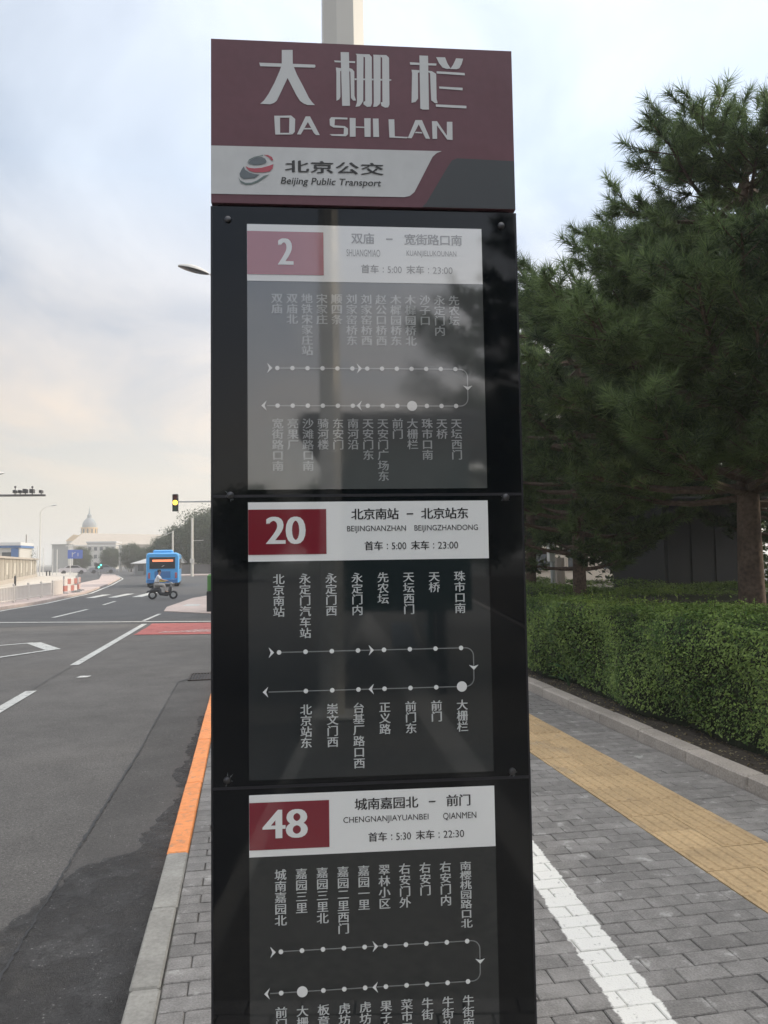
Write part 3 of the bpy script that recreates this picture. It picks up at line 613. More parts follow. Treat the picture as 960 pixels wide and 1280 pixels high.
PH = dict(rough=0.03, ior=2.6, rn=(4, 0.10))       # top pane: veil of reflected sky painted into its colours, with stronger mirroring
VEILED = dict(panel=mat('veiled_grey', (0.085, 0.088, 0.088), **PH), head=mat('veiled_white', (0.74, 0.73, 0.71), **PH), red=mat('veiled_red', (0.34, 0.085, 0.105), **PH), text=mat('veiled_print_pale', (0.42, 0.43, 0.43), **PH), num=mat('veiled_print_white', (0.72, 0.71, 0.70), **PH), dark=mat('veiled_print_dark', (0.30, 0.29, 0.28), **PH))
PLAIN = dict(panel=M_panel, head=M_phead, red=M_pred, text=M_ptext, num=M_pnum, dark=M_pdark)
def route_panel(zt, num, numbox, a, b_, pa, pb, t1, t2, top, bottom, big, first_bottom, hx, label):
    x0, x1, zb = 0.110, 0.8364, zt - 0.815
    K = VEILED if num == '2' else PLAIN; M_panel, M_phead, M_pred, M_ptext, M_pnum, M_pdark = (K[q] for q in ('panel', 'head', 'red', 'text', 'num', 'dark'))
    P = plate(MB(), x0, max(zb, 0.1), x1, zt, -0.0025, 0.0).build('route_panel', M_panel, SIGN); P['label'] = label
    flat(MB(), [(x0, zt - 0.177), (x1, zt - 0.177), (x1, zt), (x0, zt)], -0.0035).build('header_strip', M_phead, P)
    flat(MB(), [(x0 + 0.0005, zt - 0.157), (0.3425, zt - 0.157), (0.3425, zt - 0.022), (x0 + 0.0005, zt - 0.022)], -0.0045).build('number_block', M_pred, P)
    n = MB(); put(n, num, numbox[0] + 0.003, numbox[1] - 0.003, zt - 0.126, zt - 0.044, -0.0055, bold=0.0036); n.build('route_number', M_pnum, P)
    def line(txt, ax, bx, z, hh):
        h = MB(); k = len(txt); w = (bx - ax) / k
        for i, ch in enumerate(txt): cjk(h, ch, ax + (i + 0.5) * w, z, min(w * 0.98, hh * 1.08), hh, -0.0045, 0.0007)
        h.build('terminus_name', M_pdark, P)
    line(a, *hx[0], zt - 0.039, 0.034); line(b_, *hx[1], zt - 0.039, 0.034)
    h = MB(); dx = (hx[0][1] + hx[1][0]) / 2
    flat(h, [(dx - 0.010, zt - 0.041), (dx + 0.010, zt - 0.041), (dx + 0.010, zt - 0.037), (dx - 0.010, zt - 0.037)], -0.0045); h.build('dash', M_pdark, P)
    for tx, bx2 in ((pa, hx[2]), (pb, hx[3])):
        h = MB(); put(h, tx, *bx2, zt - 0.0955, zt - 0.0735, -0.0045); h.build('terminus_spelling', M_pdark, P)
    def hours(lbl, tm_, ax, bx):
        h = MB(); w = 0.0285
        for i, ch in enumerate(lbl): cjk(h, ch, ax + w * (i + 0.5), zt - 0.135, w * 0.95, 0.027, -0.0045, 0.0005)
        put(h, ':', ax + 2 * w + 0.011, ax + 2 * w + 0.0145, zt - 0.145, zt - 0.129, -0.0045)
        put(h, tm_, ax + 2 * w + 0.026, bx, zt - 0.146, zt - 0.125, -0.0045); h.build('service_hours', M_pdark, P)
    hours('首车', t1, 0.456, 0.583); hours('末车', t2, 0.597, 0.742)
    # stop names, written downwards
    n_ = len(top); g0 = 0.1995; g1 = 0.7445
    cols = [g0 + (g1 - g0) * i / (n_ - 1) for i in range(n_)]
    for i, nm in enumerate(top):
        st_ = MB(); ph = 0.0322 if len(nm) < 7 else 0.0276
        for j, ch in enumerate(nm): cjk(st_, ch, cols[i], zt - 0.2305 - j * ph, 0.0335, ph * 0.95, -0.0035, 0.0007)
        st_.build('stop_name', M_ptext, P)
    for i, nm in enumerate(bottom):
        st_ = MB()
        for j, ch in enumerate(nm):
            if zt - 0.616 - j * 0.0322 > 0.02: cjk(st_, ch, cols[i + first_bottom], zt - 0.616 - j * 0.0322, 0.0335, 0.0306, -0.0035, 0.0007)
        st_.build('stop_name', M_ptext, P)
    # the line diagram
    d = MB(); zl1, zl2 = zt - 0.446, zt - 0.561; w = 0.0016; xr = 0.782; r = 0.024
    flat(d, [(cols[0], zl1 - w), (xr - r, zl1 - w), (xr - r, zl1 + w), (cols[0], zl1 + w)], -0.0035)
    flat(d, [(0.168, zl2 - w), (xr - r, zl2 - w), (xr - r, zl2 + w), (0.168, zl2 + w)], -0.0035)
    for cz, s0 in ((zl1 - r, 0), (zl2 + r, 1)):
        for k in range(6):
            t0 = math.pi / 2 * k / 6; t1_ = math.pi / 2 * (k + 1) / 6; sg_ = 1 if s0 == 0 else -1
            f = lambda t, rr_: (xr - r + rr_ * math.sin(t), cz + sg_ * rr_ * math.cos(t))
            flat(d, [f(t0, r - w), f(t0, r + w), f(t1_, r + w), f(t1_, r - w)], -0.0035)
    flat(d, [(xr - w, zl2 + r), (xr + w, zl2 + r), (xr + w, zl1 - r), (xr - w, zl1 - r)], -0.0035)
    d.build('route_line', mat('veiled_line', (0.34, 0.34, 0.34), **PH) if num == '2' else mat('line_grey', (0.22, 0.23, 0.23), **PG), P)  # top panel's line carries the reflected veil in its grey
    big_i = big
    for zz, lst_, r0_ in ((zl1, range(n_), 0), (zl2, range(first_bottom, first_bottom + len(bottom)), 1)):
        for i in lst_:
            e = MB(); disc(e, cols[i], zz, 0.0155 if (r0_ and i == big_i) else 0.0068, -0.0045); e.build('stop_dot', M_pnum, P)
    mid = cols[n_ // 2] - (cols[1] - cols[0]) * (0.5 if n_ % 2 == 0 else 0.55)
    for xx, zz, dr in ((0.176, zl1, 1), (mid, zl1, 1), (mid, zl2, -1), (0.160, zl2, -1)):
        e = MB(); flat(e, [(xx + dr * 0.009, zz), (xx - dr * 0.007, zz + 0.0155), (xx - dr * 0.001, zz), (xx - dr * 0.007, zz - 0.0155)], -0.0050); e.build('arrow', M_pnum, P)
    e = MB(); zm = (zl1 + zl2) / 2; flat(e, [(xr, zm - 0.009), (xr + 0.0145, zm + 0.006), (xr, zm + 0.002), (xr - 0.0145, zm + 0.006)], -0.0050); e.build('arrow', M_pnum, P)
    return P
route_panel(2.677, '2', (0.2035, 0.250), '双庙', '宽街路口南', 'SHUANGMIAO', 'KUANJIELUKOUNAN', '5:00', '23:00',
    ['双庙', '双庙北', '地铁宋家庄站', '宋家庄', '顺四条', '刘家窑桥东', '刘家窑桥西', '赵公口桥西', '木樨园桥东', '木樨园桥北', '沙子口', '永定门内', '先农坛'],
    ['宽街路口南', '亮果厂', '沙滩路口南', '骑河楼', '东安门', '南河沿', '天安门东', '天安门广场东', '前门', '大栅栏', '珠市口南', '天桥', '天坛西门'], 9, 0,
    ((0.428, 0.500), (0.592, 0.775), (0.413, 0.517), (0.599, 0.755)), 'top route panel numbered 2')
route_panel(1.824, '20', (0.163, 0.280), '北京南站', '北京站东', 'BEIJINGNANZHAN', 'BEIJINGZHANDONG', '5:00', '23:00',
    ['北京南站', '永定门汽车站', '永定门西', '永定门内', '先农坛', '天坛西门', '天桥', '珠市口南'],
    ['北京站东', '崇文门西', '台基厂路口西', '正义路', '前门东', '前门', '大栅栏'], 7, 1,
    ((0.418, 0.562), (0.630, 0.776), (0.405, 0.583), (0.609, 0.804)), 'middle route panel numbered 20')
route_panel(0.967, '48', (0.149, 0.279), '城南嘉园北', '前门', 'CHENGNANJIAYUANBEI', 'QIANMEN', '5:30', '22:30',
    ['城南嘉园北', '嘉园三里', '嘉园三里北', '嘉园二里西门', '嘉园一里', '翠林小区', '右安门外', '右安门', '右安门内', '南樱桃园路口北'],
    ['前门', '大栅栏', '板章路', '虎坊桥东', '虎坊桥西', '果子巷', '菜市口', '牛街', '牛街礼拜寺', '牛街南口'], 1, 0,
    ((0.417, 0.606), (0.690, 0.765), (0.384, 0.636), (0.680, 0.780)), 'lower route panel numbered 48')
for z in (1.843, 0.988):   # joints between the glass sheets
    b = MB(); plate(b, 0.006, z - 0.004, 0.944, z + 0.004, -0.0012, 0.0); b.build('divider', M_edge, SIGN)
for (sx, sz) in ((0.0525, 2.690), (0.900, 2.690), (0.058, 1.846), (0.8935, 1.833), (0.047, 1.012), (0.893, 1.006)):
    b = MB()
    prof = [(0.0001, -0.0085), (0.006, -0.008), (0.0095, -0.006), (0.011, -0.002), (0.011, 0.0)]
    n = 16; vs = []; fs = []
    for r_, yy in prof:
        for k in range(n): vs.append((sx + r_ * math.cos(2 * math.pi * k / n), yy, sz + r_ * math.sin(2 * math.pi * k / n)))
    for i in range(len(prof) - 1):
        for k in range(n): j = (k + 1) % n; fs.append((i * n + k, i * n + j, (i + 1) * n + j, (i + 1) * n + k))
    b.add(vs, fs); so = b.build('screw', M_screw, SIGN, smooth=True)
    if sz < 2.6:
        b = MB()
        for k in range(5):
            t = rr.uniform(0, 6.28); l = rr.uniform(0.013, 0.026); u = (math.cos(t), math.sin(t)); v = (-u[1], u[0])
            flat(b, [(sx + u[0] * 0.012 + v[0] * 0.0015, sz + u[1] * 0.012 + v[1] * 0.0015), (sx + u[0] * l, sz + u[1] * l), (sx + u[0] * 0.012 - v[0] * 0.002, sz + u[1] * 0.012 - v[1] * 0.002)], -0.0016)
        b.build('scuff', M_scuff, so)
# ================================================================= VEGETATION
M_bark = mat('pine_bark', (0.115, 0.080, 0.062), rough=0.95, noise=[(6, 0.3), (30, 0.35)], bump=(22, 1.0))
M_bark2 = mat('tree_bark', (0.10, 0.085, 0.07), rough=0.95, noise=[(6, 0.3)], bump=(25, 0.8))
M_needle = leaf_mat('pine_needles', (0.038, 0.064, 0.036), (0.200, 0.280, 0.110), tr=0.42, scale=0.9)
M_needle_far = leaf_mat('pine_needles_blueish', (0.036, 0.058, 0.038), (0.110, 0.155, 0.075), tr=0.33, scale=0.7)
M_leaf = leaf_mat('broad_leaves', (0.040, 0.070, 0.028), (0.095, 0.125, 0.045), tr=0.25, scale=0.5)
M_leaf_far = leaf_mat('broad_leaves_far', (0.050, 0.072, 0.040), (0.10, 0.125, 0.065), tr=0.2, scale=0.35)
M_box = leaf_mat('hedge_leaves', (0.055, 0.115, 0.028), (0.270, 0.380, 0.100), tr=0.25, scale=2.2, spec=0.22, rough=0.55)
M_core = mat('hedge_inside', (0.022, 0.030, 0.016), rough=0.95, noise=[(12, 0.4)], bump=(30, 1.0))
M_twig = mat('twig', (0.06, 0.045, 0.033), rough=0.9)

def unit(a): return a / np.maximum(np.linalg.norm(a, axis=-1, keepdims=True), 1e-9)
def needles(P, D, rs, per=52, length=0.13, width=0.0045):
    """P (n,3) tuft centres, D (n,3) shoot directions -> one triangle per needle"""
    n = len(P)
    P = np.repeat(P, per, 0); D = unit(np.repeat(D, per, 0))
    a = unit(rs.normal(size=(n * per, 3))); a = unit(a - (a * D).sum(1, keepdims=True) * D)
    ang = rs.uniform(0.25, 1.35, size=(n * per, 1))
    d = D * np.cos(ang) + a * np.sin(ang)
    base = P + D * rs.uniform(-0.09, 0.05, size=(n * per, 1))
    L_ = length * rs.uniform(0.7, 1.15, size=(n * per, 1))
    s = unit(np.cross(d, unit(rs.normal(size=(n * per, 3))))) * width
    tip = base + d * L_; tip[:, 2] -= 0.012 * rs.uniform(0, 1, size=n * per)
    V = np.stack([base - s, base + s, tip], 1).reshape(-1, 3)
    F = np.arange(len(V)).reshape(-1, 3)
    return V, F

def pine(seed, height, env, z0, nb=46, per=52, tuft_l=0.13, width=0.0045, extra=(), lean=(0, 0), twigs=11, r0=0.15):
    """env(z, azimuth) -> branch length. returns trunk MB, branch MB, needle verts/faces"""
    rs = np.random.RandomState(seed); rd = random.Random(seed)
    trunk = MB(); pts = []; rads = []
    for i in range(12):
        t = i / 11; z = -0.1 + t * height
        pts.append((lean[0] * t + 0.05 * math.sin(3 * t + seed), lean[1] * t + 0.05 * math.sin(4 * t), z)); rads.append(r0 * (1.25 if i == 0 else 1) * (1 - 0.82 * t))
    trunk.tube(pts, rads, n=12)
    def tp(z):
        t = (z + 0.1) / height; return np.array([lean[0] * t + 0.05 * math.sin(3 * t + seed), lean[1] * t + 0.05 * math.sin(4 * t), z])
    br = MB(); TP = []; TD = []
    lst = []
    for i in range(nb):
        z = z0 + (height - 0.35 - z0) * ((i + rd.random()) / nb) ** 0.9; az = i * 2.4 + rd.uniform(-0.5, 0.5)
        lst.append((z, az, env(z, az) * rd.uniform(0.72, 1.05)))
    lst += list(extra)
    for z, az, L_ in lst:
        if L_ < 0.25: continue
        b0 = tp(z); h = np.array([math.cos(az), math.sin(az), 0]); side = np.array([-h[1], h[0], 0])
        rise = rd.uniform(-0.04, 0.22); n = 7; path = []
        wob = rd.uniform(-0.15, 0.15)
        for k in range(n):
            t = k / (n - 1); path.append(b0 + h * L_ * t + side * wob * L_ * t * t + np.array([0, 0, L_ * (rise * t + 0.16 * t * t - 0.05 * math.sin(3 * t))]))
        rb = 0.012 + 0.018 * L_
        br.tube(path, [rb * (1 - 0.8 * k / (n - 1)) for k in range(n)], n=5)
        nt_ = max(4, int(twigs * L_ / 1.8))
        for k in range(nt_):
            t = 0.38 + 0.62 * (k + rd.random() * 0.6) / nt_; t = min(t, 1.0)
            f = t * (n - 1); i0 = min(int(f), n - 2); p = path[i0] * (1 - f + i0) + path[i0 + 1] * (f - i0)
            sgn = 1 if k % 2 else -1
            dirv = h * rd.uniform(0.4, 0.9) + side * sgn * rd.uniform(0.4, 1.0) * (1.1 - t * 0.6) + np.array([0, 0, rd.uniform(0.05, 0.55)])
            dirv /= np.linalg.norm(dirv); tl = rd.uniform(0.28, 0.62) * (0.6 + 0.25 * L_) * (1.15 - 0.4 * t)
            q = p + dirv * tl
            br.tube([p, (p + q) / 2 + np.array([0, 0, -0.015]), q], [0.008, 0.006, 0.004], n=3, cap=False)
            m = max(2, int(tl / 0.105))
            for j in range(m + 1):
                u = 0.3 + 0.7 * j / m; c = p + (q - p) * u
                if j < m: c = c + rs.normal(size=3) * 0.05; dd = dirv + rs.normal(size=3) * 0.45 + np.array([0, 0, 0.35])
                else: dd = dirv + np.array([0, 0, 0.4])
                TP.append(c); TD.append(dd)
        TP.append(path[-1]); TD.append(h + np.array([0, 0, 0.5]))
    top = tp(height - 0.1)
    for k in range(16): TP.append(top + rs.normal(size=3) * np.array([0.16, 0.16, 0.22])); TD.append(np.array([0, 0, 1.0]) + rs.normal(size=3) * 0.5)
    V, F = needles(np.array(TP), np.array(TD), rs, per=per, length=tuft_l, width=width)
    return trunk, br, V, F
def plant_pine(loc, parts, mneedle, label, rz=0, group='pines along the pavement'):
    T = thing('pine_tree', label, 'tree', loc, rz, group)
    trunk, br, V, F = parts
    trunk.build('trunk', M_bark, T, smooth=True); 
    br.build('branches', M_bark, T, kind='stuff')
    o = link('crown', np_mesh('crown', V, F, mneedle), T, kind='stuff')
    return T

# the near pine: trunk beyond the hedge, pads reach out over the pavement
def env_near(z, az):
    # west side (az ~ pi) reaches far, table read at several heights
    tab = [(1.5, 1.2), (2.0, 1.9), (2.6, 2.1), (3.3, 2.15), (3.55, 1.7), (3.72, 1.0), (3.95, 1.1), (4.15, 1.35), (4.5, 1.3), (4.9, 1.05), (5.3, 0.8), (5.7, 0.45)]
    v = np.interp(z, [a for a, _ in tab], [b for _, b in tab])
    if z > 3.9 and math.cos(az) > -0.35: v *= 1.45
    return v
PA = pine(11, 5.75, env_near, 1.75, nb=74, per=84, tuft_l=0.145, width=0.0036, twigs=14, r0=0.14,
          extra=[(3.78, 3.1, 1.45), (3.8, 3.35, 1.4), (3.75, 2.85, 1.4), (3.95, 3.2, 1.25), (4.5, 2.5, 1.15), (4.45, 4.1, 1.3), (4.7, 3.8, 1.1), (4.9, 5.0, 1.2), (3.45, 3.05, 2.15), (3.3, 3.4, 2.1),  (2.7, 3.5, 2.1), (1.9, 3.7, 2.0), (1.95, 4.2, 1.8), (2.8, 4.4, 2.0), (3.1, 4.1, 2.1), (4.5, 3.5, 1.3), (1.95, 2.9, 2.1), (2.3, 3.0, 2.2), (2.5, 4.7, 2.0), (3.0, 4.9, 1.9)])
_t = plant_pine((5.85, 8.0, 0.05), PA, M_needle, 'nearest pine with a bare trunk behind the hedge, crown filling the right of the view')
_t.scale = (1.22, 1.22, 1.22)
def env_b(z, az): return float(np.interp(z, [1.6, 2.4, 3.6, 5.0, 6.2, 7.2], [1.6, 2.3, 2.6, 2.2, 1.5, 0.5]))
PB = pine(23, 5.9, env_b, 1.3, nb=70, per=72, tuft_l=0.14, width=0.0065, twigs=11, r0=0.13)
plant_pine((5.35, 11.6, 0.05), PB, M_needle, 'second pine, low and dense, standing behind the hedge just past the nearest pine')
PCc = pine(37, 7.0, env_b, 1.6, nb=62, per=40, tuft_l=0.16, width=0.009, twigs=11, r0=0.14)
pc = plant_pine((6.4, 16.6, 0.05), PCc, M_needle_far, 'dark pine in the row past the second pine, beside the grey post')
spots = [((9.6, 11.8, 0.05), 1.7, 'dark pine deeper in the bed, behind and right of the nearest pine'),
         ((9.2, 17.5, 0.05), 3.9, 'dark pine standing behind the grey kiosk'),
         ((6.3, 21.0, 0.05), 0.9, 'far pine of the row whose crown shows low beside the sign board'),
         ((12.5, 14.0, 0.05), 5.2, 'dark pine at the far right behind the kiosk'),
         ((8.8, 5.6, 0.05), 2.9, 'pine right of the nearest pine, only its left boughs in view'),
         ((6.2, 28.0, 0.05), 4.4, 'farthest pine of the row beyond the hedge'),
         ((5.6, -1.5, 0.05), 0.3, 'pine of the row beside the photographer, mirrored in the upper glass'),
         ((4.35, -12.5, 0.05), 2.2, 'tallest pine behind the photographer, mirrored in the right half of the top panel'),
         ((6.5, -6.0, 0.05), 3.2, 'pine of the row behind the photographer, deep in the bed')]
for loc, rz, lb in spots:
    c = copy_tree(pc); c.location = loc; c.rotation_euler = (0, 0, rz); c['label'] = lb
    if loc[1] == -12.5: c.scale = (1.3, 1.3, 1.3)

def leaf_quads(P, rs, size, up=0.3, flat_n=None):
    n = len(P)
    nrm = rs.normal(size=(n, 3)); nrm[:, 2] = np.abs(nrm[:, 2]) + up
    if flat_n is not None: nrm = nrm * 0.55 + flat_n
    nrm = unit(nrm); a = unit(np.cross(nrm, unit(rs.normal(size=(n, 3))))); b = np.cross(nrm, a)
    s = size * rs.uniform(0.65, 1.25, size=(n, 1))
    V = np.stack([P - a * s, P - b * s * 0.55 + nrm * s * 0.12, P + a * s, P + b * s * 0.55 + nrm * s * 0.12], 1).reshape(-1, 3)
    F = np.arange(len(V)).reshape(-1, 4)
    return V, F

def broadleaf(seed, h, rx, nclump=90, per=60, leaf=0.13, trunk_r=0.16, z0=0.3):
    rs = np.random.RandomState(seed); rd = random.Random(seed); tr = MB(); P = []
    fork = h * 0.32
    tr.tube([(0, 0, -0.2), (0.05, 0, fork * 0.5), (0, 0.04, fork)], [trunk_r * 1.2, trunk_r, trunk_r * 0.8], n=8)
    for i in range(7):
        az = i * 0.9 + rd.uniform(-0.3, 0.3); e = rx * rd.uniform(0.35, 0.75)
        tr.tube([(0, 0.04, fork * 0.95), (math.cos(az) * e * 0.5, math.sin(az) * e * 0.5, fork + (h - fork) * 0.35), (math.cos(az) * e, math.sin(az) * e, fork + (h - fork) * rd.uniform(0.55, 0.85))], [trunk_r * 0.55, trunk_r * 0.35, trunk_r * 0.12], n=6)
    for i in range(nclump):
        u = unit(rs.normal(size=3)); rr_ = rs.uniform(0.55, 1.0) ** 0.6
        c = np.array([u[0] * rx * rr_, u[1] * rx * rr_, h * (z0 + 1) / 2 + u[2] * h * (1 - z0) / 2 * rr_ * 0.95])
        k = rs.uniform(0.35, 0.8) * rx * 0.34
        P.append(c + rs.normal(size=(per, 3)) * np.array([k, k, k * 0.6]))
    V, F = leaf_quads(np.concatenate(P), rs, leaf)
    return tr, V, F
def plant_broad(loc, parts, m, label, scale=1.0, rz=0, group='broad-leaved trees'):
    T = thing('broadleaf_tree', label, 'tree', loc, rz, group); T.scale = (scale,) * 3
    parts[0].build('trunk', M_bark2, T, smooth=True); link('crown', np_mesh('crown', parts[1], parts[2], m), T, kind='stuff')
    return T
BL = broadleaf(5, 9.2, 3.4, nclump=210, per=100, leaf=0.15, z0=0.12)
b0 = plant_broad((-5.6, 112, 0), BL, M_leaf_far, 'tall leafy roadside tree just left of the sign board beyond the junction', group='roadside trees beyond the junction')
for loc, s, rz, lb in (((-9.2, 117, 0), 0.80, 1.2, 'leafy tree behind the thick grey pole beyond the junction'),
        ((-12.6, 122, 0), 0.62, 2.9, 'lower leafy tree rising over the blue bus'),
        ((-2.6, 108, 0), 1.0, 4.0, 'leafy tree of the far roadside row hidden partly by the board'),
        ((8, 104, 0), 1.0, 5.0, 'leafy far tree right of the board across the junction'),
        ((-21.5, 150, -0.1), 0.58, 0.4, 'green tree between the pale block and the grey pole'),
        ((-26.5, 158, -0.1), 0.52, 5.2, 'darker tree right beside the pale three-storey block'),
        ((-33.5, 165, -0.1), 0.55, 3.3, 'dark tree behind the blue direction sign'),
        ((-18.0, 146, -0.1), 0.50, 2.0, 'small tree behind the pale canopy roof'),
        ((-37.5, 128, -0.1), 0.45, 1.0, 'small dark tree left of the grey block beyond the low wall'),
        ((-12, -62, 0), 0.9, 0.7, 'leafy tree across the street far behind the photographer, leftmost'), ((-5, -66, 0), 1.0, 2.7, 'leafy tree far behind the photographer above the roadway'), ((2.5, -60, 0), 0.95, 4.1, 'leafy tree far behind the photographer at the pavement end'), ((9, -64, 0), 1.05, 5.1, 'leafy tree far behind the photographer, rightmost'), ((-19, -64, 0), 0.9, 1.9, 'leafy tree far behind the photographer beyond the carriageway'),
        ((16, 30, 0), 0.9, 1.5, 'leafy tree deep behind the hedge past the kiosk'),
        ((11, 33, 0), 0.95, 0.5, 'leafy tree behind the planted bed beyond the far pine'),
        ((22, 24, 0), 1.0, 2.5, 'leafy tree at the far right behind the pines'),
        ((7.5, 40, 0), 1.0, 3.5, 'leafy tree closing the view between the sign and the pines')):
    c = copy_tree(b0); c.location = loc; c.scale = (s, s, s); c.rotation_euler = (0, 0, rz); c['label'] = lb
    if loc[0] > 6 and loc[1] < 60: c['group'] = 'leafy trees behind the planted bed'

# dense dark shrubs closing the view under the pines
rs = np.random.RandomState(31); SP = []
for k in range(60):
    u = unit(rs.normal(size=3)); c = np.array([u[0] * 1.0, u[1] * 1.0, 0.95 + u[2] * 0.8]); SP.append(c + rs.normal(size=(60, 3)) * np.array([0.25, 0.25, 0.18]))
SV, SF = leaf_quads(np.concatenate(SP), rs, 0.06); shm = np_mesh('crown', SV, SF, M_leaf)
for k, (x, y, s_, lb) in enumerate(((6.9, 27.0, 1.2, 'dark shrub nearest the sign board under the far pines'), (13.2, 22.0, 1.1, 'dark shrub left of the kiosk roof line'), (16.5, 26.0, 1.5, 'dark shrub far behind the kiosk'), (12.0, 17.0, 1.4, 'dark shrub right behind the kiosk'))):
    T = thing('shrub', lb, 'shrub', (x, y, 0), k * 1.3, 'dark shrubs under the pines'); T.scale = (s_ * 1.2, s_ * 1.2, s_)
    b = MB(); b.tube([(0, 0, 0), (0.05, 0, 0.6)], 0.05, n=6); b.build('stem', M_bark2, T); link('crown', shm, T, kind='stuff')

# bare-ish small tree by the low wall
T = thing('bare_tree', 'thin half-bare tree standing behind the end of the low beige wall', 'tree', (-25.9, 97, -0.1))
b = MB(); rd = random.Random(4); b.tube([(0, 0, 0), (0.05, 0, 1.6), (0, 0, 3.4)], [0.09, 0.07, 0.03], n=6)
for i in range(26):
    z = rd.uniform(1.2, 3.2); az = rd.uniform(0, 6.28); l = rd.uniform(0.4, 1.1)
    b.tube([(0, 0, z), (math.cos(az) * l * 0.5, math.sin(az) * l * 0.5, z + 0.3), (math.cos(az) * l, math.sin(az) * l, z + 0.45 + 0.2 * rd.random())], [0.03, 0.02, 0.008], n=4)
b.build('trunk', M_bark2, T)
rs = np.random.RandomState(9); V, F = leaf_quads(rs.normal(size=(420, 3)) * np.array([0.55, 0.55, 0.6]) + np.array([0, 0, 2.7]), rs, 0.09)
link('crown', np_mesh('crown', V, F, M_leaf_far), T, kind='stuff')

# clipped hedge
HEDGE = thing('hedge', 'long clipped green hedge with a flat top behind the granite kerb', 'hedge', (0, 0, 0))
rs = np.random.RandomState(2)
def hz_(x, y):  # lumpy clipped top
    return 1.065 + 0.05 * np.sin(x * 2.1 + y * 0.7) + 0.03 * np.sin(y * 1.9 - x) + 0.02 * np.sin(x * 7 + y * 5) 
def hx_(y, z): return 3.82 + 0.07 * np.sin(y * 2.3 + z * 3) + 0.045 * np.sin(y * 5.1 - z * 4) + 0.10 * np.maximum(0, 0.35 - z) + 0.5 * np.maximum(0, z - 0.86)
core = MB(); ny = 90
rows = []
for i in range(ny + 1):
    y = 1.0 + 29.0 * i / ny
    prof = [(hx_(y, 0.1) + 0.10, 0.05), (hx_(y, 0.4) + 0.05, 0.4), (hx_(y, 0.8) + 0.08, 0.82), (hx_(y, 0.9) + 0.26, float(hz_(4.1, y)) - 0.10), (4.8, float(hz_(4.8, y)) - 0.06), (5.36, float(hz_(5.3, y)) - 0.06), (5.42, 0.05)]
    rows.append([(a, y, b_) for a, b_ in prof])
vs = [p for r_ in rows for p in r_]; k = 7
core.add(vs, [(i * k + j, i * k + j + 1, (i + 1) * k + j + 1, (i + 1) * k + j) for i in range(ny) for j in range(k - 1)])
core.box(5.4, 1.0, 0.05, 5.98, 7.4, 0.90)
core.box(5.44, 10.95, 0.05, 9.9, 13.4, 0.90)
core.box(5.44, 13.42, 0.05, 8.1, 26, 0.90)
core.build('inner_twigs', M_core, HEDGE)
def scatter(n, y0, y1, size):
    out = []
    # top
    nt1 = int(n * 0.66); x = rs.uniform(3.88, 10.0 if y1 > 8 else 6.05, nt1); y = rs.uniform(y0, y1, nt1); z = hz_(x, y) + rs.normal(0, 0.018, nt1) - np.abs(rs.normal(0, 0.02, nt1))
    # the bed lies bare round the foot of the nearest pine
    keep = (x < 5.45) | ((x < 6.0) & (y < 7.45)) | ((y > 10.9) & (y < 13.5)) | ((y >= 13.5) & (x < 8.2))
    A = np.stack([x, y, z], 1)[keep]; NA = np.tile([0, 0, 1.0], (len(A), 1))
    nf = n - nt1; y = rs.uniform(y0, y1, nf); z = rs.uniform(0.10, 1.09, nf) ** 0.9; zz_ = hz_(x[:1].mean() * 0 + 4.0, y) + 0.01; z = np.minimum(z, zz_); x = hx_(y, z) + np.abs(rs.normal(0, 0.045, nf))
    B = np.stack([x, y, z], 1); keep = rs.uniform(size=nf) < np.clip((z + 0.12) / 0.45, 0.15, 1); B = B[keep]; NB = np.tile([-1.0, 0, 0.25], (len(B), 1))
    P = np.concatenate([A, B]); NN = np.concatenate([NA, NB])
    return leaf_quads(P, rs, size, up=0.0, flat_n=NN)
VV = []; FF = []; off = 0
for n, y0, y1, s in ((72000, 3.2, 8.0, 0.0155), (76000, 8.0, 14.0, 0.019), (42000, 14.0, 30.0, 0.030), (5000, 1.0, 3.2, 0.03)):
    V, F = scatter(n, y0, y1, s); VV.append(V); FF.append(F + off); off += len(V)
link('foliage', np_mesh('foliage', np.concatenate(VV), np.concatenate(FF), M_box), HEDGE, kind='stuff')
# stems seen below the leaves
b = MB(); rd = random.Random(8)
for i in range(230):
    y = rd.uniform(3.2, 15); x = 4.0 + rd.uniform(0, 0.25)
    b.tube([(x, y, 0.04), (x - 0.03 + rd.uniform(-0.04, 0.04), y + rd.uniform(-0.05, 0.05), 0.25), (x - 0.06 + rd.uniform(-0.05, 0.05), y + rd.uniform(-0.1, 0.1), 0.5)], [0.007, 0.006, 0.003], n=4, cap=False)
b.build('stems', M_twig, HEDGE, kind='stuff')
# stray new shoots above the clipped surface
SPp = []; b = MB()
for i in range(420):
    x, y = rd.uniform(3.95, 5.4), rd.uniform(3.2, 16); z = float(hz_(x, y)); hgt = rd.uniform(0.03, 0.13); dx, dy = rd.uniform(-0.04, 0.02), rd.uniform(-0.03, 0.03)
    if rd.random() < 0.3: x, z, dx = float(hx_(y, 0.8)), rd.uniform(0.4, 1.0), -hgt; hgt = 0.02
    b.tube([(x, y, z - 0.03), (x + dx, y + dy, z + hgt)], [0.003, 0.002], n=3, cap=False)
    for k in range(5): SPp.append((x + dx * k / 4 + rd.uniform(-0.012, 0.012), y + dy * k / 4 + rd.uniform(-0.012, 0.012), z + hgt * (k + 1) / 5))
b.build('shoots', M_twig, HEDGE, kind='stuff')
V, F = leaf_quads(np.array(SPp), rs, 0.017); link('new_leaves', np_mesh('new_leaves', V, F, leaf_mat('new_leaves', (0.10, 0.19, 0.04), (0.30, 0.42, 0.10), tr=0.35, scale=3)), HEDGE, kind='stuff')
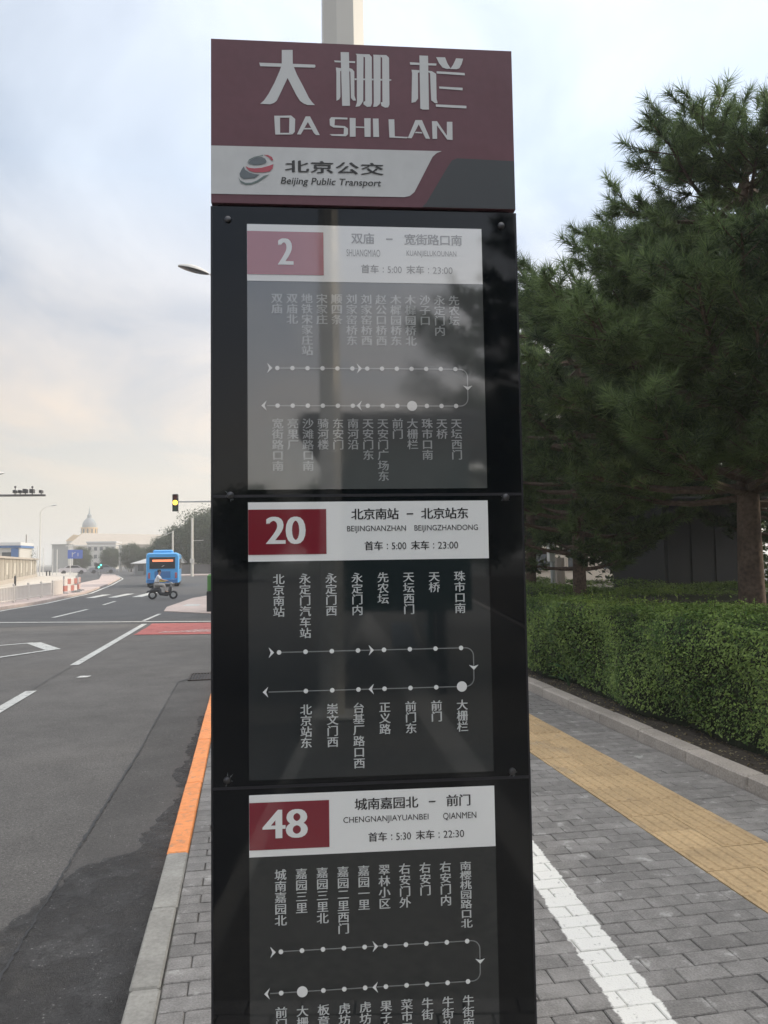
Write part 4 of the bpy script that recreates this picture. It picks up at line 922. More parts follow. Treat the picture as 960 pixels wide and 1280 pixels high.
# upright shoots and a fallen scrap on top
# litter on the soil
M_litter = leaf_mat('leaf_litter', (0.16, 0.12, 0.06), (0.30, 0.26, 0.16), tr=0.1, scale=9)
P = np.stack([rs.uniform(3.62, 4.05, 1500), rs.uniform(3.4, 13, 1500), np.full(1500, 0.062)], 1); V, F = leaf_quads(P, rs, 0.014, up=1.5)
link('leaf_litter', np_mesh('leaf_litter', V, F, M_litter), None, kind='stuff', label='dry fallen leaves scattered on the soil along the granite kerb', category='leaf litter')

# two broad-leaved weeds growing from the foot of the hedge
M_weed = leaf_mat('weed_leaves', (0.16, 0.24, 0.05), (0.26, 0.34, 0.08), tr=0.35, scale=5)
M_weed2 = leaf_mat('weed_leaves_dull', (0.07, 0.15, 0.06), (0.10, 0.20, 0.08), tr=0.3, scale=5)
def weed(loc, label, m, n, h, s, seed):
    rd = random.Random(seed); T = thing('weed', label, 'weed', loc, 0, 'weeds at the foot of the hedge'); st_ = MB()
    for i in range(n):
        az = rd.uniform(1.8, 4.6); l = rd.uniform(0.05, 0.16); z = h * (0.25 + 0.75 * i / n); x, y = math.cos(az) * l, math.sin(az) * l * 1.2
        st_.tube([(0, 0, 0), (x * 0.4, y * 0.4, z * 0.7), (x, y, z)], [0.004, 0.003, 0.002], n=4, cap=False)
        q = MB(); w = s * rd.uniform(0.7, 1.1)
        q.add([(0, 0, 0), (w * 0.5, -w * 0.45, w * 0.10), (w * 1.3, -w * 0.25, 0), (w * 1.6, 0, -w * 0.15), (w * 1.3, w * 0.25, 0), (w * 0.5, w * 0.45, w * 0.10)], [(0, 1, 2, 3), (0, 3, 4, 5)])
        o = q.build('leaf', m, T); o.location = (x, y, z); o.rotation_euler = (rd.uniform(-0.4, 0.4), rd.uniform(-0.5, 0.3), az)
    st_.build('stem', m, T)
weed((3.98, 6.15, 0.06), 'bright yellow-green weed sprouting from the hedge foot at the right', M_weed, 14, 0.42, 0.05, 3)
weed((3.88, 8.9, 0.06), 'dull green broad-leaved weed low in the hedge beside the sign board', M_weed2, 8, 0.30, 0.07, 4)
# ================================================================= STREET THINGS
M_post = mat('lamp_post_paint', (0.62, 0.60, 0.55), rough=0.45, noise=[(2, 0.05)])
M_lamp_top = mat('lamp_shell', (0.62, 0.61, 0.58), rough=0.4)
M_lamp_glass = mat('lamp_glass', (0.05, 0.05, 0.055), rough=0.2)
M_galv = mat('galvanised', (0.40, 0.41, 0.41), rough=0.5, metal=0.3, noise=[(3, 0.08)])
M_dark = mat('dark_metal', (0.05, 0.05, 0.055), rough=0.5)
M_rubber = mat('rubber', (0.022, 0.022, 0.024), rough=0.8)

def lamp_post(name, label, loc, h, r0, r1, arm, head_len, n=8, rz=0.0, group='street lamps', rot=0.39):
    """arm = horizontal reach along local -x, head at its end"""
    T = thing(name, label, 'street lamp', loc, rz, group)
    b = MB(); b.tube([(0, 0, 0), (0, 0, h * 0.5), (0, 0, h)], [r0, (r0 + r1) / 2, r1], n=n, rot=rot); b.build('pole', M_post, T)
    b = MB(); b.box(-r0 * 1.8, -r0 * 1.8, 0, r0 * 1.8, r0 * 1.8, 0.03, ch=0.01); b.build('base_plate', M_post, T)
    b = MB(); b.tube([(0, 0, h - 0.15), (-arm * 0.25, 0, h + 0.35), (-arm * 0.6, 0, h + 0.62), (-arm, 0, h + 0.72)], [r1 * 0.7, r1 * 0.55, r1 * 0.45, r1 * 0.35], n=8); b.build('arm', M_post, T, smooth=True)
    # head: lens-shaped shell with a dark glass underneath, tilted up a little
    hd_ = MB(); gl_ = MB(); m = 12; k = 8
    def ring(t, up):
        w = 0.19 * math.sin(math.pi * min(max(t, 0.0), 1.0)) ** 0.6 + 0.02; hh = 0.15 * math.sin(math.pi * t) ** 0.7 + 0.012
        x = -arm - head_len * t; zc = h + 0.72 + head_len * 0.22 * t
        return [(x, w * math.cos(math.pi * q / k), zc + (hh * math.sin(math.pi * q / k) if up else -0.32 * hh * math.sin(math.pi * q / k))) for q in range(k + 1)]
    for mb, up in ((hd_, True), (gl_, False)):
        vs = []
        for i in range(m + 1): vs += ring(0.02 + 0.96 * i / m, up)
        mb.add(vs, [(i * (k + 1) + q, i * (k + 1) + q + 1, (i + 1) * (k + 1) + q + 1, (i + 1) * (k + 1) + q) for i in range(m) for q in range(k)])
    lh = hd_.build('lamp_head', M_lamp_top, T, smooth=True); gl_.build('lamp_glass', M_lamp_glass, lh, smooth=True)
    return T
lamp_post('street_lamp', 'thick pale eight-sided lamp post rising directly behind the sign board', (0.60, 4.55, 0), 10.4, 0.165, 0.105, 2.0, 1.0, n=8)
lamp_post('street_lamp', 'street lamp farther along whose head shows left of the sign board', (0.60, 25.0, 0), 10.3, 0.16, 0.09, 1.78, 1.02)
lamp_post('street_lamp', 'kerbside lamp post behind the photographer, mirrored as a dark stripe in the glass', (-0.22, -3.6, 0), 9.0, 0.13, 0.10, 2.0, 1.0)
lamp_post('street_lamp', 'street lamp across the road, only its head entering the picture at the left edge', (-20.6, 60, 0), 7.45, 0.12, 0.07, 2.1, 0.9, rz=math.pi)
lamp_post('street_lamp', 'tall thin street lamp with a curved arm above the far left pavement', (-27.65, 110, 0), 8.75, 0.10, 0.06, 1.3, 0.9, rz=math.pi)

# traffic signal on a mast arm, amber lit
T = thing('traffic_light', 'three-lamp traffic light glowing amber on a long arm left of the sign board', 'traffic light', (0.35, 41.0, -0.1))
b = MB(); b.tube([(0, 0, 0), (0, 0, 5.2)], [0.12, 0.08], n=10); b.build('pole', M_galv, T, smooth=True)
b = MB(); b.tube([(0, 0, 4.92), (-3.95, 0, 4.88)], [0.055, 0.035], n=8); b.build('arm', M_galv, T, smooth=True)
hx0 = -4.03; sg0 = 4.38
b = MB(); b.box(hx0 - 0.15, -0.12, sg0, hx0 + 0.15, 0.10, sg0 + 0.90, ch=0.03); hb = b.build('signal_housing', mat('signal_black', (0.03, 0.03, 0.032), rough=0.5), T)
for k, (nm, col, em) in enumerate((('green_lens', (0.02, 0.10, 0.05), None), ('amber_lens', (1.0, 0.62, 0.05), ((1.0, 0.62, 0.06), 3.0)), ('red_lens', (0.16, 0.02, 0.02), None))):
    z = sg0 + 0.15 + 0.30 * k; b = MB(); n = 18
    b.add([(hx0 + 0.125 * math.cos(2 * math.pi * i / n), -0.13, z + 0.125 * math.sin(2 * math.pi * i / n)) for i in range(n)] + [(hx0 + 0.125 * math.cos(2 * math.pi * i / n), -0.10, z + 0.125 * math.sin(2 * math.pi * i / n)) for i in range(n)],
          [tuple(range(n))] + [(i, (i + 1) % n, n + (i + 1) % n, n + i) for i in range(n)])
    b.build('signal_lens', mat(nm, col, rough=0.3, emit=em), hb)
    v = MB(); rr_ = 0.135; vs = []
    for i in range(13):
        t = math.pi * (-0.15 + 1.3 * i / 12)
        for yy in (-0.12, -0.30): vs.append((hx0 + rr_ * math.cos(t), yy, z + rr_ * math.sin(t)))
    v.add(vs, [(2 * i, 2 * i + 1, 2 * i + 3, 2 * i + 2) for i in range(12)]); v.build('visor', MATS['signal_black'], hb)

# camera gantry at the left
T = thing('camera_gantry', 'dark horizontal gantry arm carrying five traffic cameras at the left edge', 'camera gantry', (-20.5, 45.0, 0))
b = MB(); b.tube([(0, 0, 0), (0, 0, 5.7)], [0.16, 0.12], n=10); b.build('pole', M_galv, T)
b = MB(); b.tube([(0, 0, 5.40), (9.45, 0, 5.46)], [0.09, 0.06], n=8); b.build('arm', mat('arm_dark', (0.10, 0.10, 0.10), rough=0.5), T)
for i, xx in enumerate((7.86, 8.12, 8.40, 8.75, 9.22)):
    b = MB(); big_ = 0.11 if i in (2, 3) else 0.08
    b.tube([(xx, 0, 5.5), (xx, 0, 5.60)], 0.025, n=6); b.box(xx - big_, -0.22, 5.58, xx + big_, 0.16, 5.58 + 2 * big_, ch=0.02)
    if i in (0, 3): b.tube([(xx, 0, 5.72), (xx, 0, 5.90)], 0.02, n=6); b.ball((xx, 0, 5.92), 0.06)
    c = b.build('camera', M_dark, T)
    b = MB(); b.tube([(xx, -0.22, 5.58 + big_), (xx, -0.25, 5.58 + big_)], big_ * 0.6, n=10); b.build('lens', M_lamp_glass, c)

# simple poles in the distance
def pole(name, label, cat, loc, h, r, m=M_galv, extra=None, group=None):
    b = MB(); b.tube([(0, 0, 0), (0, 0, h)], [r, r * 0.8], n=8)
    if extra: extra(b)
    o = b.build(name, m); o.location = loc; o['label'] = label; o['category'] = cat
    if group: o['group'] = group
    return o
pole('utility_pole', 'thick pale grey pole beyond the junction between bus and sign board', 'pole', (-6.38, 92.5, -0.1), 6.9, 0.17, M_post, lambda b: (b.box(-0.25, -0.2, 1.6, 0.22, 0.2, 2.1), b.tube([(0, 0, 4.2), (1.3, 0, 4.25)], 0.03, n=5)))
pole('utility_pole', 'thinner pale pole rising behind the roof of the blue bus', 'pole', (-8.65, 93, -0.1), 5.4, 0.12, M_post, lambda b: b.tube([(0, 0, 5.3), (-1.6, 0, 4.6)], 0.03, n=5))
for i, (xx, h, lb) in enumerate(((-30.0, 4.4, 'slim white post left of the grey block, nearest the tall street lamp'), (-29.2, 4.1, 'slim white post standing just left of the grey block'), (-27.9, 3.9, 'slim white post in front of the grey block'), (-27.3, 3.8, 'white post close beside the two black bollards'))):
    pole('white_post', lb, 'post', (xx, 118, -0.1), h, 0.07, M_lamp_top, None, 'slim white posts on the far pavement')
for i, (xx, lb) in enumerate(((-29.35, 'left one of two small black bollards on the far cream pavement'), (-28.95, 'right one of two small black bollards on the far cream pavement'))):
    b = MB(); b.lathe([(0.10, 0), (0.10, 0.5), (0.12, 0.52), (0.12, 0.6), (0.08, 0.68), (0.0001, 0.7)], n=10); o = b.build('bollard', M_rubber); o.location = (xx + 2.1, 112, 0); o['label'] = lb; o['category'] = 'bollard'; o['group'] = 'black bollards'

# gantry with blue direction sign
T = thing('sign_gantry', 'pale portal gantry spanning the far road behind the blue direction sign', 'gantry', (-33.2, 150, -0.1))
b = MB(); b.tube([(0, 0, 5.0), (9.75, 0, 4.95)], 0.09, n=6); b.build('beam', M_lamp_top, T)
for xx, r_ in ((1.2, 0.10), (9.7, 0.26)):
    b = MB(); b.tube([(xx, 0, 0), (xx, 0, 5.05)], r_, n=8); b.build('leg', M_lamp_top, T)
pole('utility_pole', 'pale post with a box right of the portal gantry, before the green tree', 'pole', (-21.9, 150, -0.1), 5.4, 0.2, M_lamp_top, lambda b: b.box(-0.45, -0.2, 1.3, 0.45, 0.2, 2.2))
T = thing('direction_sign', 'blue road direction board on a thin post at the far left', 'road sign', (-25.9, 120, -0.1))
b = MB(); b.tube([(0.0, 0, 0), (0.0, 0, 4.0)], 0.06, n=6); b.build('post', M_lamp_top, T)
b = MB(); b.box(-0.35, -0.12, 2.45, 1.75, -0.06, 3.75, ch=0.01); bb = b.build('board', mat('sign_blue', (0.06, 0.13, 0.48), rough=0.4), T)
b = MB()
for (a, c_) in (((0.3, 2.7), (0.3, 3.4)), ((0.3, 3.1), (0.75, 3.4)), ((1.1, 2.8), (1.1, 3.3))):
    d = Vector((c_[0] - a[0], c_[1] - a[1])).normalized(); n_ = Vector((-d.y, d.x)) * 0.05
    b.add([(a[0] - n_.x, -0.125, a[1] - n_.y), (c_[0] - n_.x, -0.125, c_[1] - n_.y), (c_[0] + n_.x, -0.125, c_[1] + n_.y), (a[0] + n_.x, -0.125, a[1] + n_.y)], [(0, 1, 2, 3)])
b.build('arrow', M_lamp_top, bb)
T = thing('traffic_light', 'small far traffic light showing green in front of the pale block', 'traffic light', (-20.35, 112, -0.1))
b = MB(); b.tube([(0, 0, 0), (0, 0, 1.6)], 0.05, n=6); b.build('pole', M_galv, T)
b = MB(); b.box(-0.5, -0.1, 0.9, 0.5, 0.1, 1.7); hb = b.build('signal_housing', MATS['signal_black'], T)
gm = mat('green_lit', (0.1, 0.9, 0.6), emit=((0.12, 0.9, 0.62), 1.6))
for xx, zz in ((0.25, 1.45), (-0.02, 1.15)):
    b = MB(); b.tube([(xx, -0.10, zz), (xx, -0.13, zz)], 0.14, n=12); b.build('signal_lens', gm, hb)

# ---------------------------------------------------------------- fence on the median
M_fence = mat('fence_white', (0.66, 0.62, 0.57), rough=0.55)
FEN = thing('pavement_fence', 'low white railing with thin upright bars along the pink median kerb', 'fence', (-9.96, 33.2, 0))
fd = Vector((-9.75 + 9.96, 43.4 - 33.2, 0)); FEN.rotation_euler = (0, 0, math.atan2(fd.y, fd.x)); flen = fd.length
b = MB(); b.box(0, -0.02, 0, 0.055, 0.02, 0.62); bar_me = b.mesh('bar', M_fence)
k = 0; x = -2.0
while x < flen - 2.2:
    link('bar', bar_me, FEN, (x, 0, 0.07)); x += 0.19
for z in (0.10, 0.66):
    b = MB(); b.box(-2.0, -0.018, z, flen - 2.1, 0.018, z + 0.035); b.build('rail', M_fence, FEN)
b = MB(); b.box(-0.04, -0.04, 0, 0.04, 0.04, 0.80, ch=0.01); pm = b.mesh('post', M_fence)
x = -2.0
while x < flen - 1.5: link('post', pm, FEN, (x, 0, 0)); x += 2.05
b = MB(); b.box(flen - 2.0, -0.03, 0.03, flen, 0.03, 0.78, ch=0.01); b.build('solid_panel', mat('fence_panel', (0.55, 0.50, 0.46), rough=0.7), FEN)
M_rw_r = mat('barrier_red', (0.42, 0.16, 0.13), rough=0.55); M_rw_w = mat('barrier_white', (0.62, 0.56, 0.52), rough=0.55)
def barrier(loc, rz, lb):
    T = thing('road_barrier', lb, 'barrier', loc, rz, 'red and white barriers')
    for i in range(4):
        b = MB(); b.box(-0.8 + 0.4 * i, -0.05, 0.12, -0.8 + 0.4 * (i + 1) - 0.01, 0.05, 0.42, ch=0.01); b.build('panel', M_rw_r if i % 2 == 0 else M_rw_w, T)
        b = MB(); b.box(-0.8 + 0.4 * i, -0.05, 0.50, -0.8 + 0.4 * (i + 1) - 0.01, 0.05, 0.80, ch=0.01); b.build('panel', M_rw_w if i % 2 == 0 else M_rw_r, T)
    for xx in (-0.78, 0.74):
        b = MB(); b.box(xx, -0.03, 0, xx + 0.04, 0.03, 0.95); b.box(xx - 0.05, -0.25, 0, xx + 0.09, 0.25, 0.06); b.build('leg', M_galv, T)
barrier((-9.75, 45.2, 0.0), 1.35, 'nearer red and white striped barrier at the end of the white railing')
barrier((-9.95, 48.4, 0.0), 1.7, 'farther red and white striped barrier behind the first')

# low beige wall with a coping
M_wall = mat('wall_beige', (0.33, 0.30, 0.25), rough=0.9, noise=[(0.5, 0.12)]); M_cop = mat('coping', (0.40, 0.36, 0.31), rough=0.9)
WL = thing('boundary_wall', 'long low beige wall with a projecting cap and recessed panels at the far left', 'wall', (-17.0, 52, 0))
wd = Vector((-27 + 17.0, 105.8 - 52, 0)); WL.rotation_euler = (0, 0, math.atan2(wd.y, wd.x)); wl_ = wd.length
b = MB(); b.box(0, 0, -0.1, wl_, 0.35, 2.15); b.build('wall_core', M_wall, WL)
b = MB(); b.box(-0.1, -0.25, 2.15, wl_ + 0.1, 0.6, 2.32); b.build('cap', M_cop, WL)
b = MB(); b.box(0, -0.12, -0.1, wl_, -0.002, 0.35); b.build('plinth', M_cop, WL)
for i in range(int(wl_ / 3.4)):
    x = 0.4 + i * 3.4
    b = MB(); b.box(x, -0.03, 0.35, x + 0.35, -0.003, 2.14); b.build('pier', M_wall, WL)
    if i % 2 == 1:
        b = MB(); b.box(x + 1.1, -0.04, 0.75, x + 2.6, -0.003, 1.75); b.build('panel', mat('wall_panel_pale', (0.50, 0.47, 0.40), rough=0.8), WL)
pole('utility_pole', 'thin dark pole before the end of the low beige wall', 'pole', (-25.4, 95, -0.1), 5.2, 0.06, mat('pole_brown', (0.16, 0.13, 0.11), rough=0.8))
b = MB(); b.lathe([(0.08, 0), (0.08, 0.7), (0.0001, 0.8)], n=8); o = b.build('bollard', M_rubber); o.location = (-17.6, 63.0, 0); o['label'] = 'single dark bollard at the foot of the beige wall near the left edge'; o['category'] = 'bollard'; o['group'] = 'black bollards'

# ---------------------------------------------------------------- far buildings
M_bw = mat('building_white', (0.52, 0.51, 0.48), rough=0.85, noise=[(0.3, 0.05)]); M_bg = mat('building_grey', (0.30, 0.31, 0.31), rough=0.85)
M_win = mat('window_dark', (0.05, 0.06, 0.07), rough=0.15); M_beige = mat('building_beige', (0.47, 0.40, 0.31), rough=0.9, noise=[(0.1, 0.05)])
M_bluep = mat('blue_panel', (0.07, 0.16, 0.36), rough=0.6); M_roofw = mat('roof_white', (0.60, 0.60, 0.60), rough=0.7)
def building(name, label, loc, w, d, h, m, storeys, bays, ww, wh, z0=1.0, rz=0.0, roof=M_roofw, par=0.4):
    T = thing(name, label, 'building', loc, rz)
    b = MB(); b.box(0, 0, 0, w, d, h); b.build('wall', m, T)
    b = MB(); b.box(-0.2, -0.2, h, w + 0.2, d + 0.2, h + par); b.build('roof', roof, T)
    sh = (h - z0) / storeys if storeys else 0
    for s in range(storeys):
        for i in range(bays):
            x = w * (i + 0.5) / bays; z = z0 + sh * s
            b = MB(); b.box(x - ww / 2 - 0.08, -0.06, z - 0.08, x + ww / 2 + 0.08, -0.003, z + wh + 0.08); f = b.build('window', m, T)
            b = MB(); b.box(x - ww / 2, -0.075, z, x + ww / 2, -0.062, z + wh); b.build('pane', M_win, f)
    return T
building('office_building', 'pale three-storey block with square dark windows behind the portal gantry', (-43.6, 222, -0.2), 7.6, 9, 7.4, M_bw, 3, 5, 0.8, 1.0, z0=1.0)
building('annex_building', 'plain grey windowless block left of the blue direction sign', (-36.1, 152, -0.2), 2.9, 4, 5.4, M_bg, 0, 0, 0, 0, par=0.08, roof=M_bg)
BB = building('site_office', 'low building with a blue edged flat roof behind the beige wall', (-37.5, 92, -0.2), 12.2, 5, 3.7, M_bw, 1, 5, 1.2, 0.9, z0=2.3, roof=M_bluep, par=0.25)
b = MB(); b.box(11.35, -0.12, 2.1, 12.1, -0.08, 3.65); b.build('blue_door_panel', M_bluep, BB)
b = MB(); b.box(-0.2, -0.3, 3.96, 12.4, 5, 4.3); b.build('roof_sheet', M_roofw, BB)
# long hall with a low pitched roof
T = thing('long_hall', 'very long beige hall with a low pale roof stretching across the far distance', 'building', (-78, 332, -0.2))
b = MB(); b.box(6, 0, 0, 62, 16, 9.4); b.build('wall', M_beige, T)
b = MB(); b.add([(5.4, -1, 9.3), (62.6, -1, 9.3), (62.6, 17, 9.3), (5.4, 17, 9.3), (9.5, 8, 14.6), (58, 8, 13.2)], [(0, 1, 5, 4), (1, 2, 5), (2, 3, 4, 5), (3, 0, 4), (0, 3, 2, 1)]); b.build('roof', mat('roof_beige', (0.50, 0.43, 0.35), rough=0.8), T)
for i in range(14):
    b = MB(); b.box(8 + i * 3.8, -0.12, 4.6, 10.2 + i * 3.8, -0.004, 7.6); b.build('window', M_win, T)
# domed building
T = thing('domed_building', 'distant building with a tall grey dome and spire above stepped cream tiers', 'building', (-68.2, 352, -0.2)); M_dome = mat('dome_grey', (0.22, 0.25, 0.27), rough=0.5); M_cr = mat('dome_cream', (0.62, 0.44, 0.22), rough=0.8)
b = MB(); b.box(-8.5, -4, 0, 6, 8, 11.5); b.build('hall', M_beige, T)
b = MB(); b.box(-5.6, -3, 11.5, 4.6, 6, 14.0); b.build('upper_storey', M_cr, T)
b = MB(); b.add([(-9.2, -3, 11.5), (-5.6, -3, 11.5), (-5.6, 6, 11.5), (-9.2, 6, 11.5), (-6.0, -3, 14.3), (-5.6, -3, 14.3), (-5.6, 6, 14.3), (-6.0, 6, 14.3)], [(0, 1, 5, 4), (1, 2, 6, 5), (2, 3, 7, 6), (3, 0, 4, 7), (4, 5, 6, 7)]); b.build('side_gable', M_cr, T)
b = MB(); b.lathe([(4.0, 14.0), (4.0, 14.4), (3.4, 14.5), (3.4, 17.0), (3.7, 17.1), (3.7, 17.4), (2.9, 17.5)], n=24); dr = b.build('drum', M_cr, T)
for k in range(12):
    t = 2 * math.pi * k / 12; b = MB(); b.box(-0.3, -0.08, 0, 0.3, 0.08, 1.8); o = b.build('window', M_win, dr); o.location = (3.42 * math.cos(t), 3.42 * math.sin(t), 14.9); o.rotation_euler = (0, 0, t + math.pi / 2)
b = MB(); b.lathe([(2.9, 17.5), (2.95, 18.4), (2.75, 19.4), (2.2, 20.5), (1.4, 21.3), (0.9, 21.6)], n=24); b.build('dome', M_dome, T, smooth=True)
b = MB(); b.lathe([(0.9, 21.5), (0.9, 22.6), (1.05, 22.7), (0.55, 23.4), (0.0001, 23.6)], n=12); b.build('lantern', M_dome, T)
b = MB(); b.tube([(0, 0, 23.4), (0, 0, 26.8)], [0.35, 0.04], n=8); b.build('spire', M_dome, T)
# pale canopy roof left of the bus
T = thing('pavilion', 'small open pavilion with a pale sloping roof left of the blue bus', 'pavilion', (-13.6, 112, -0.1)); T.scale = (1, 1, 0.8)
b = MB(); b.add([(-2.4, -1.5, 2.0), (5.0, -1.5, 2.0), (5.0, 2.5, 2.0), (-2.4, 2.5, 2.0), (1.0, 0.5, 3.4), (4.2, 0.5, 3.6)], [(0, 1, 5, 4), (1, 2, 5), (2, 3, 4, 5), (3, 0, 4), (0, 3, 2, 1)]); b.build('roof', M_lamp_top, T)
b = MB(); b.box(-1.9, -1.0, 0, 4.5, 2.0, 1.99); b.build('wall', M_bg, T)
for i in range(4):
    b = MB(); b.box(-1.4 + i * 1.5, -1.06, 0.7, -0.4 + i * 1.5, -1.003, 1.7); b.build('window', M_win, T)
# dark railings / low wall at the far junction edge
b = MB(); b.box(-20, 0, 0, 60, 0.3, 1.3); o = b.build('low_wall', mat('low_wall_grey', (0.16, 0.155, 0.15), rough=0.9, noise=[(0.4, 0.2)])); o.location = (6, 108, -0.05); o.rotation_euler = (0, 0, -0.04); o['label'] = 'low dark grey wall under the trees beyond the junction'; o['category'] = 'wall'
building('shop_building', 'low pale building glimpsed through the pines behind the hedge', (15, 46, -0.2), 14, 6, 3.6, mat('shop_wall', (0.60, 0.52, 0.42), rough=0.8), 1, 6, 1.3, 1.3, z0=1.0)

# ---------------------------------------------------------------- right side: kiosk, posts, board
M_kiosk = mat('kiosk_grey', (0.034, 0.038, 0.044), rough=0.6, noise=[(1.5, 0.15)])
T = thing('kiosk', 'dark blue-grey metal kiosk behind the hedge beneath the pines', 'kiosk', (8.3, 14.2, 0))
b = MB(); b.box(0, 0, 0, 2.2, 2.2, 2.7); b.build('cabin', M_kiosk, T)
b = MB(); b.box(-0.12, -0.12, 2.7, 2.32, 2.32, 2.82, ch=0.02); b.build('roof', M_dark, T)
for i in range(4):
    b = MB(); b.box(0.06 + i * 0.54, -0.025, 0.1, 0.54 + i * 0.54, -0.003, 2.6, ch=0.004); b.build('panel', M_kiosk, T)
T = thing('meter_post', 'slim grey post with a white box head beside the sign board above the hedge', 'post', (5.83, 14.0, 0.0))
b = MB(); b.tube([(0, 0, 0), (0, 0, 1.95)], 0.045, n=10); b.build('pole', M_galv, T, smooth=True)
b = MB(); b.box(-0.09, -0.07, 1.55, 0.03, 0.07, 2.02, ch=0.012); b.build('box_head', M_lamp_top, T)
b = MB(); b.tube([(0, 0, 0), (0, 0, 1.62)], [0.13, 0.11], n=8); o = b.build('concrete_post', mat('concrete_pale', (0.42, 0.36, 0.31), rough=0.9)); o.location = (6.22, 14.6, 0); o['label'] = 'stubby pinkish concrete post right of the grey meter post'; o['category'] = 'post'
T = thing('notice_board', 'yellow-green board standing low behind the hedge left of the kiosk', 'sign', (8.75, 16.0, 0))
b = MB(); b.box(-0.02, -0.02, 0, 0.04, 0.02, 1.2); b.box(0.5, -0.02, 0, 0.56, 0.02, 1.2); b.build('leg', M_dark, T)
b = MB(); b.box(-0.15, -0.06, 1.0, 0.7, -0.025, 1.95, ch=0.01); b.build('board', mat('board_yellow', (0.50, 0.52, 0.12), rough=0.6), T)

# litter bin at the kerb, half hidden by the board
T = thing('litter_bin', 'green topped black litter bin at the kerb peeking out left of the board', 'litter bin', (-1.12, 27.6, -0.10))
b = MB(); b.box(-0.28, -0.22, 0.0, 0.45, 0.22, 0.72, ch=0.03); b.build('body', M_rubber, T)
b = MB(); b.box(-0.26, -0.2, 0.72, 0.45, 0.2, 1.30, ch=0.06); b.build('hood', mat('bin_green', (0.07, 0.22, 0.05), rough=0.5), T)

# shelter behind the photographer, mirrored in the top panel
T = thing('bus_shelter', 'dark bus shelter behind the photographer, mirrored in the upper panel', 'bus shelter', (0.3, -4.6, 0)); M_sg = mat('shelter_glass', (0.05, 0.09, 0.085), rough=0.1)
b = MB(); b.box(-1.0, -6, 3.15, 1.25, 0, 3.45, ch=0.03); b.build('roof', M_dark, T)
b = MB(); b.box(0.55, -5.8, 0.4, 0.60, -0.2, 2.7); b.build('back_panel', M_sg, T)
b = MB(); b.box(-0.75, -0.3, 1.0, 1.1, -0.25, 3.1); b.build('end_panel', M_sg, T)
for yy in (-0.4, -3.0, -5.6):
    b = MB(); b.box(0.66, yy, 0, 0.78, yy + 0.12, 3.15); b.build('post', M_dark, T)
b = MB(); b.box(0.1, -5, 0.42, 0.45, -1, 0.47); b.build('bench', M_galv, T)

# ---------------------------------------------------------------- the bus
BUS = thing('bus', 'small bright blue bus seen from behind, stopped at the far side of the junction', 'bus', (-5.95, 56.5, -0.126), 0.06)
M_blue = mat('bus_blue', (0.06, 0.38, 0.80), rough=0.3, coat=0.4); M_blue_d = mat('bus_blue_dark', (0.04, 0.17, 0.42), rough=0.35); M_bglass = mat('bus_glass', (0.02, 0.025, 0.03), rough=0.08)
bw, bh, bl = 1.14, 2.45, 7.2
def sect(w, z0, z1, r):
    p = [(-w, z0)]
    p += [(-w + r - r * math.cos(t), z1 - r + r * math.sin(t)) for t in [math.pi / 2 * k / 5 for k in range(6)]]
    p += [(w - r + r * math.sin(t), z1 - r + r * math.cos(t)) for t in [math.pi / 2 * k / 5 for k in range(6)]]
    p += [(w, z0)]; return p
b = MB(); rings = []
for yy, sc_, dz in ((0.0, 0.93, -0.10), (0.06, 0.985, -0.03), (0.18, 1.0, 0.0), (bl - 0.3, 1.0, 0.0), (bl, 0.93, -0.12)):
    rings.append([(x * sc_, yy, z) for x, z in sect(bw, 0.30, bh + dz, 0.24)])
k = len(rings[0]); vs = [p for r_ in rings for p in r_]; fs = []
for i in range(len(rings) - 1):
    for j in range(k): q = (j + 1) % k; fs.append((i * k + j, i * k + q, (i + 1) * k + q, (i + 1) * k + j))
fs += [tuple(range(k)), tuple(range((len(rings) - 1) * k, len(rings) * k))[::-1]]
b.add(vs, fs); b.build('body', M_blue, BUS, smooth=True)
b = MB(); b.box(-0.70, 0.5, bh - 0.02, 0.70, 2.4, bh + 0.20, ch=0.08); b.build('roof_unit', M_blue, BUS)
b = MB(); b.box(-0.90, -0.035, 1.30, 0.86, -0.002, 2.12, ch=0.012); rw = b.build('rear_window', M_bglass, BUS)
b = MB(); b.box(-0.70, -0.05, 1.80, 0.72, -0.037, 1.95); b.build('route_display', mat('led_orange', (0.9, 0.25, 0.10), emit=((1.0, 0.28, 0.13), 0.8)), rw)
b = MB(); b.add([(-0.08, -0.052, 1.42), (0.10, -0.052, 1.50), (0.14, -0.052, 1.55), (0.0, -0.052, 1.50)], [(0, 1, 2, 3)]); b.build('sticker', M_lamp_top, rw)
b = MB(); b.box(-1.05, -0.07, 0.28, 1.05, 0.1, 0.55, ch=0.03); b.build('bumper', M_blue_d, BUS)
b = MB(); b.box(-0.55, -0.03, 0.65, 0.55, -0.002, 1.12, ch=0.01); b.build('engine_hatch', M_blue_d, BUS)
for s_ in (-1, 1):
    b = MB(); b.box(s_ * 0.92 - 0.07, -0.055, 0.62, s_ * 0.92 + 0.07, 0.03, 1.02, ch=0.01); b.build('tail_light', mat('tail_red', (0.42, 0.12, 0.14), rough=0.3), BUS)
b = MB(); b.box(-0.22, -0.085, 0.36, 0.22, -0.072, 0.50); b.build('number_plate', mat('plate_yellow', (0.55, 0.42, 0.08), rough=0.5), BUS)
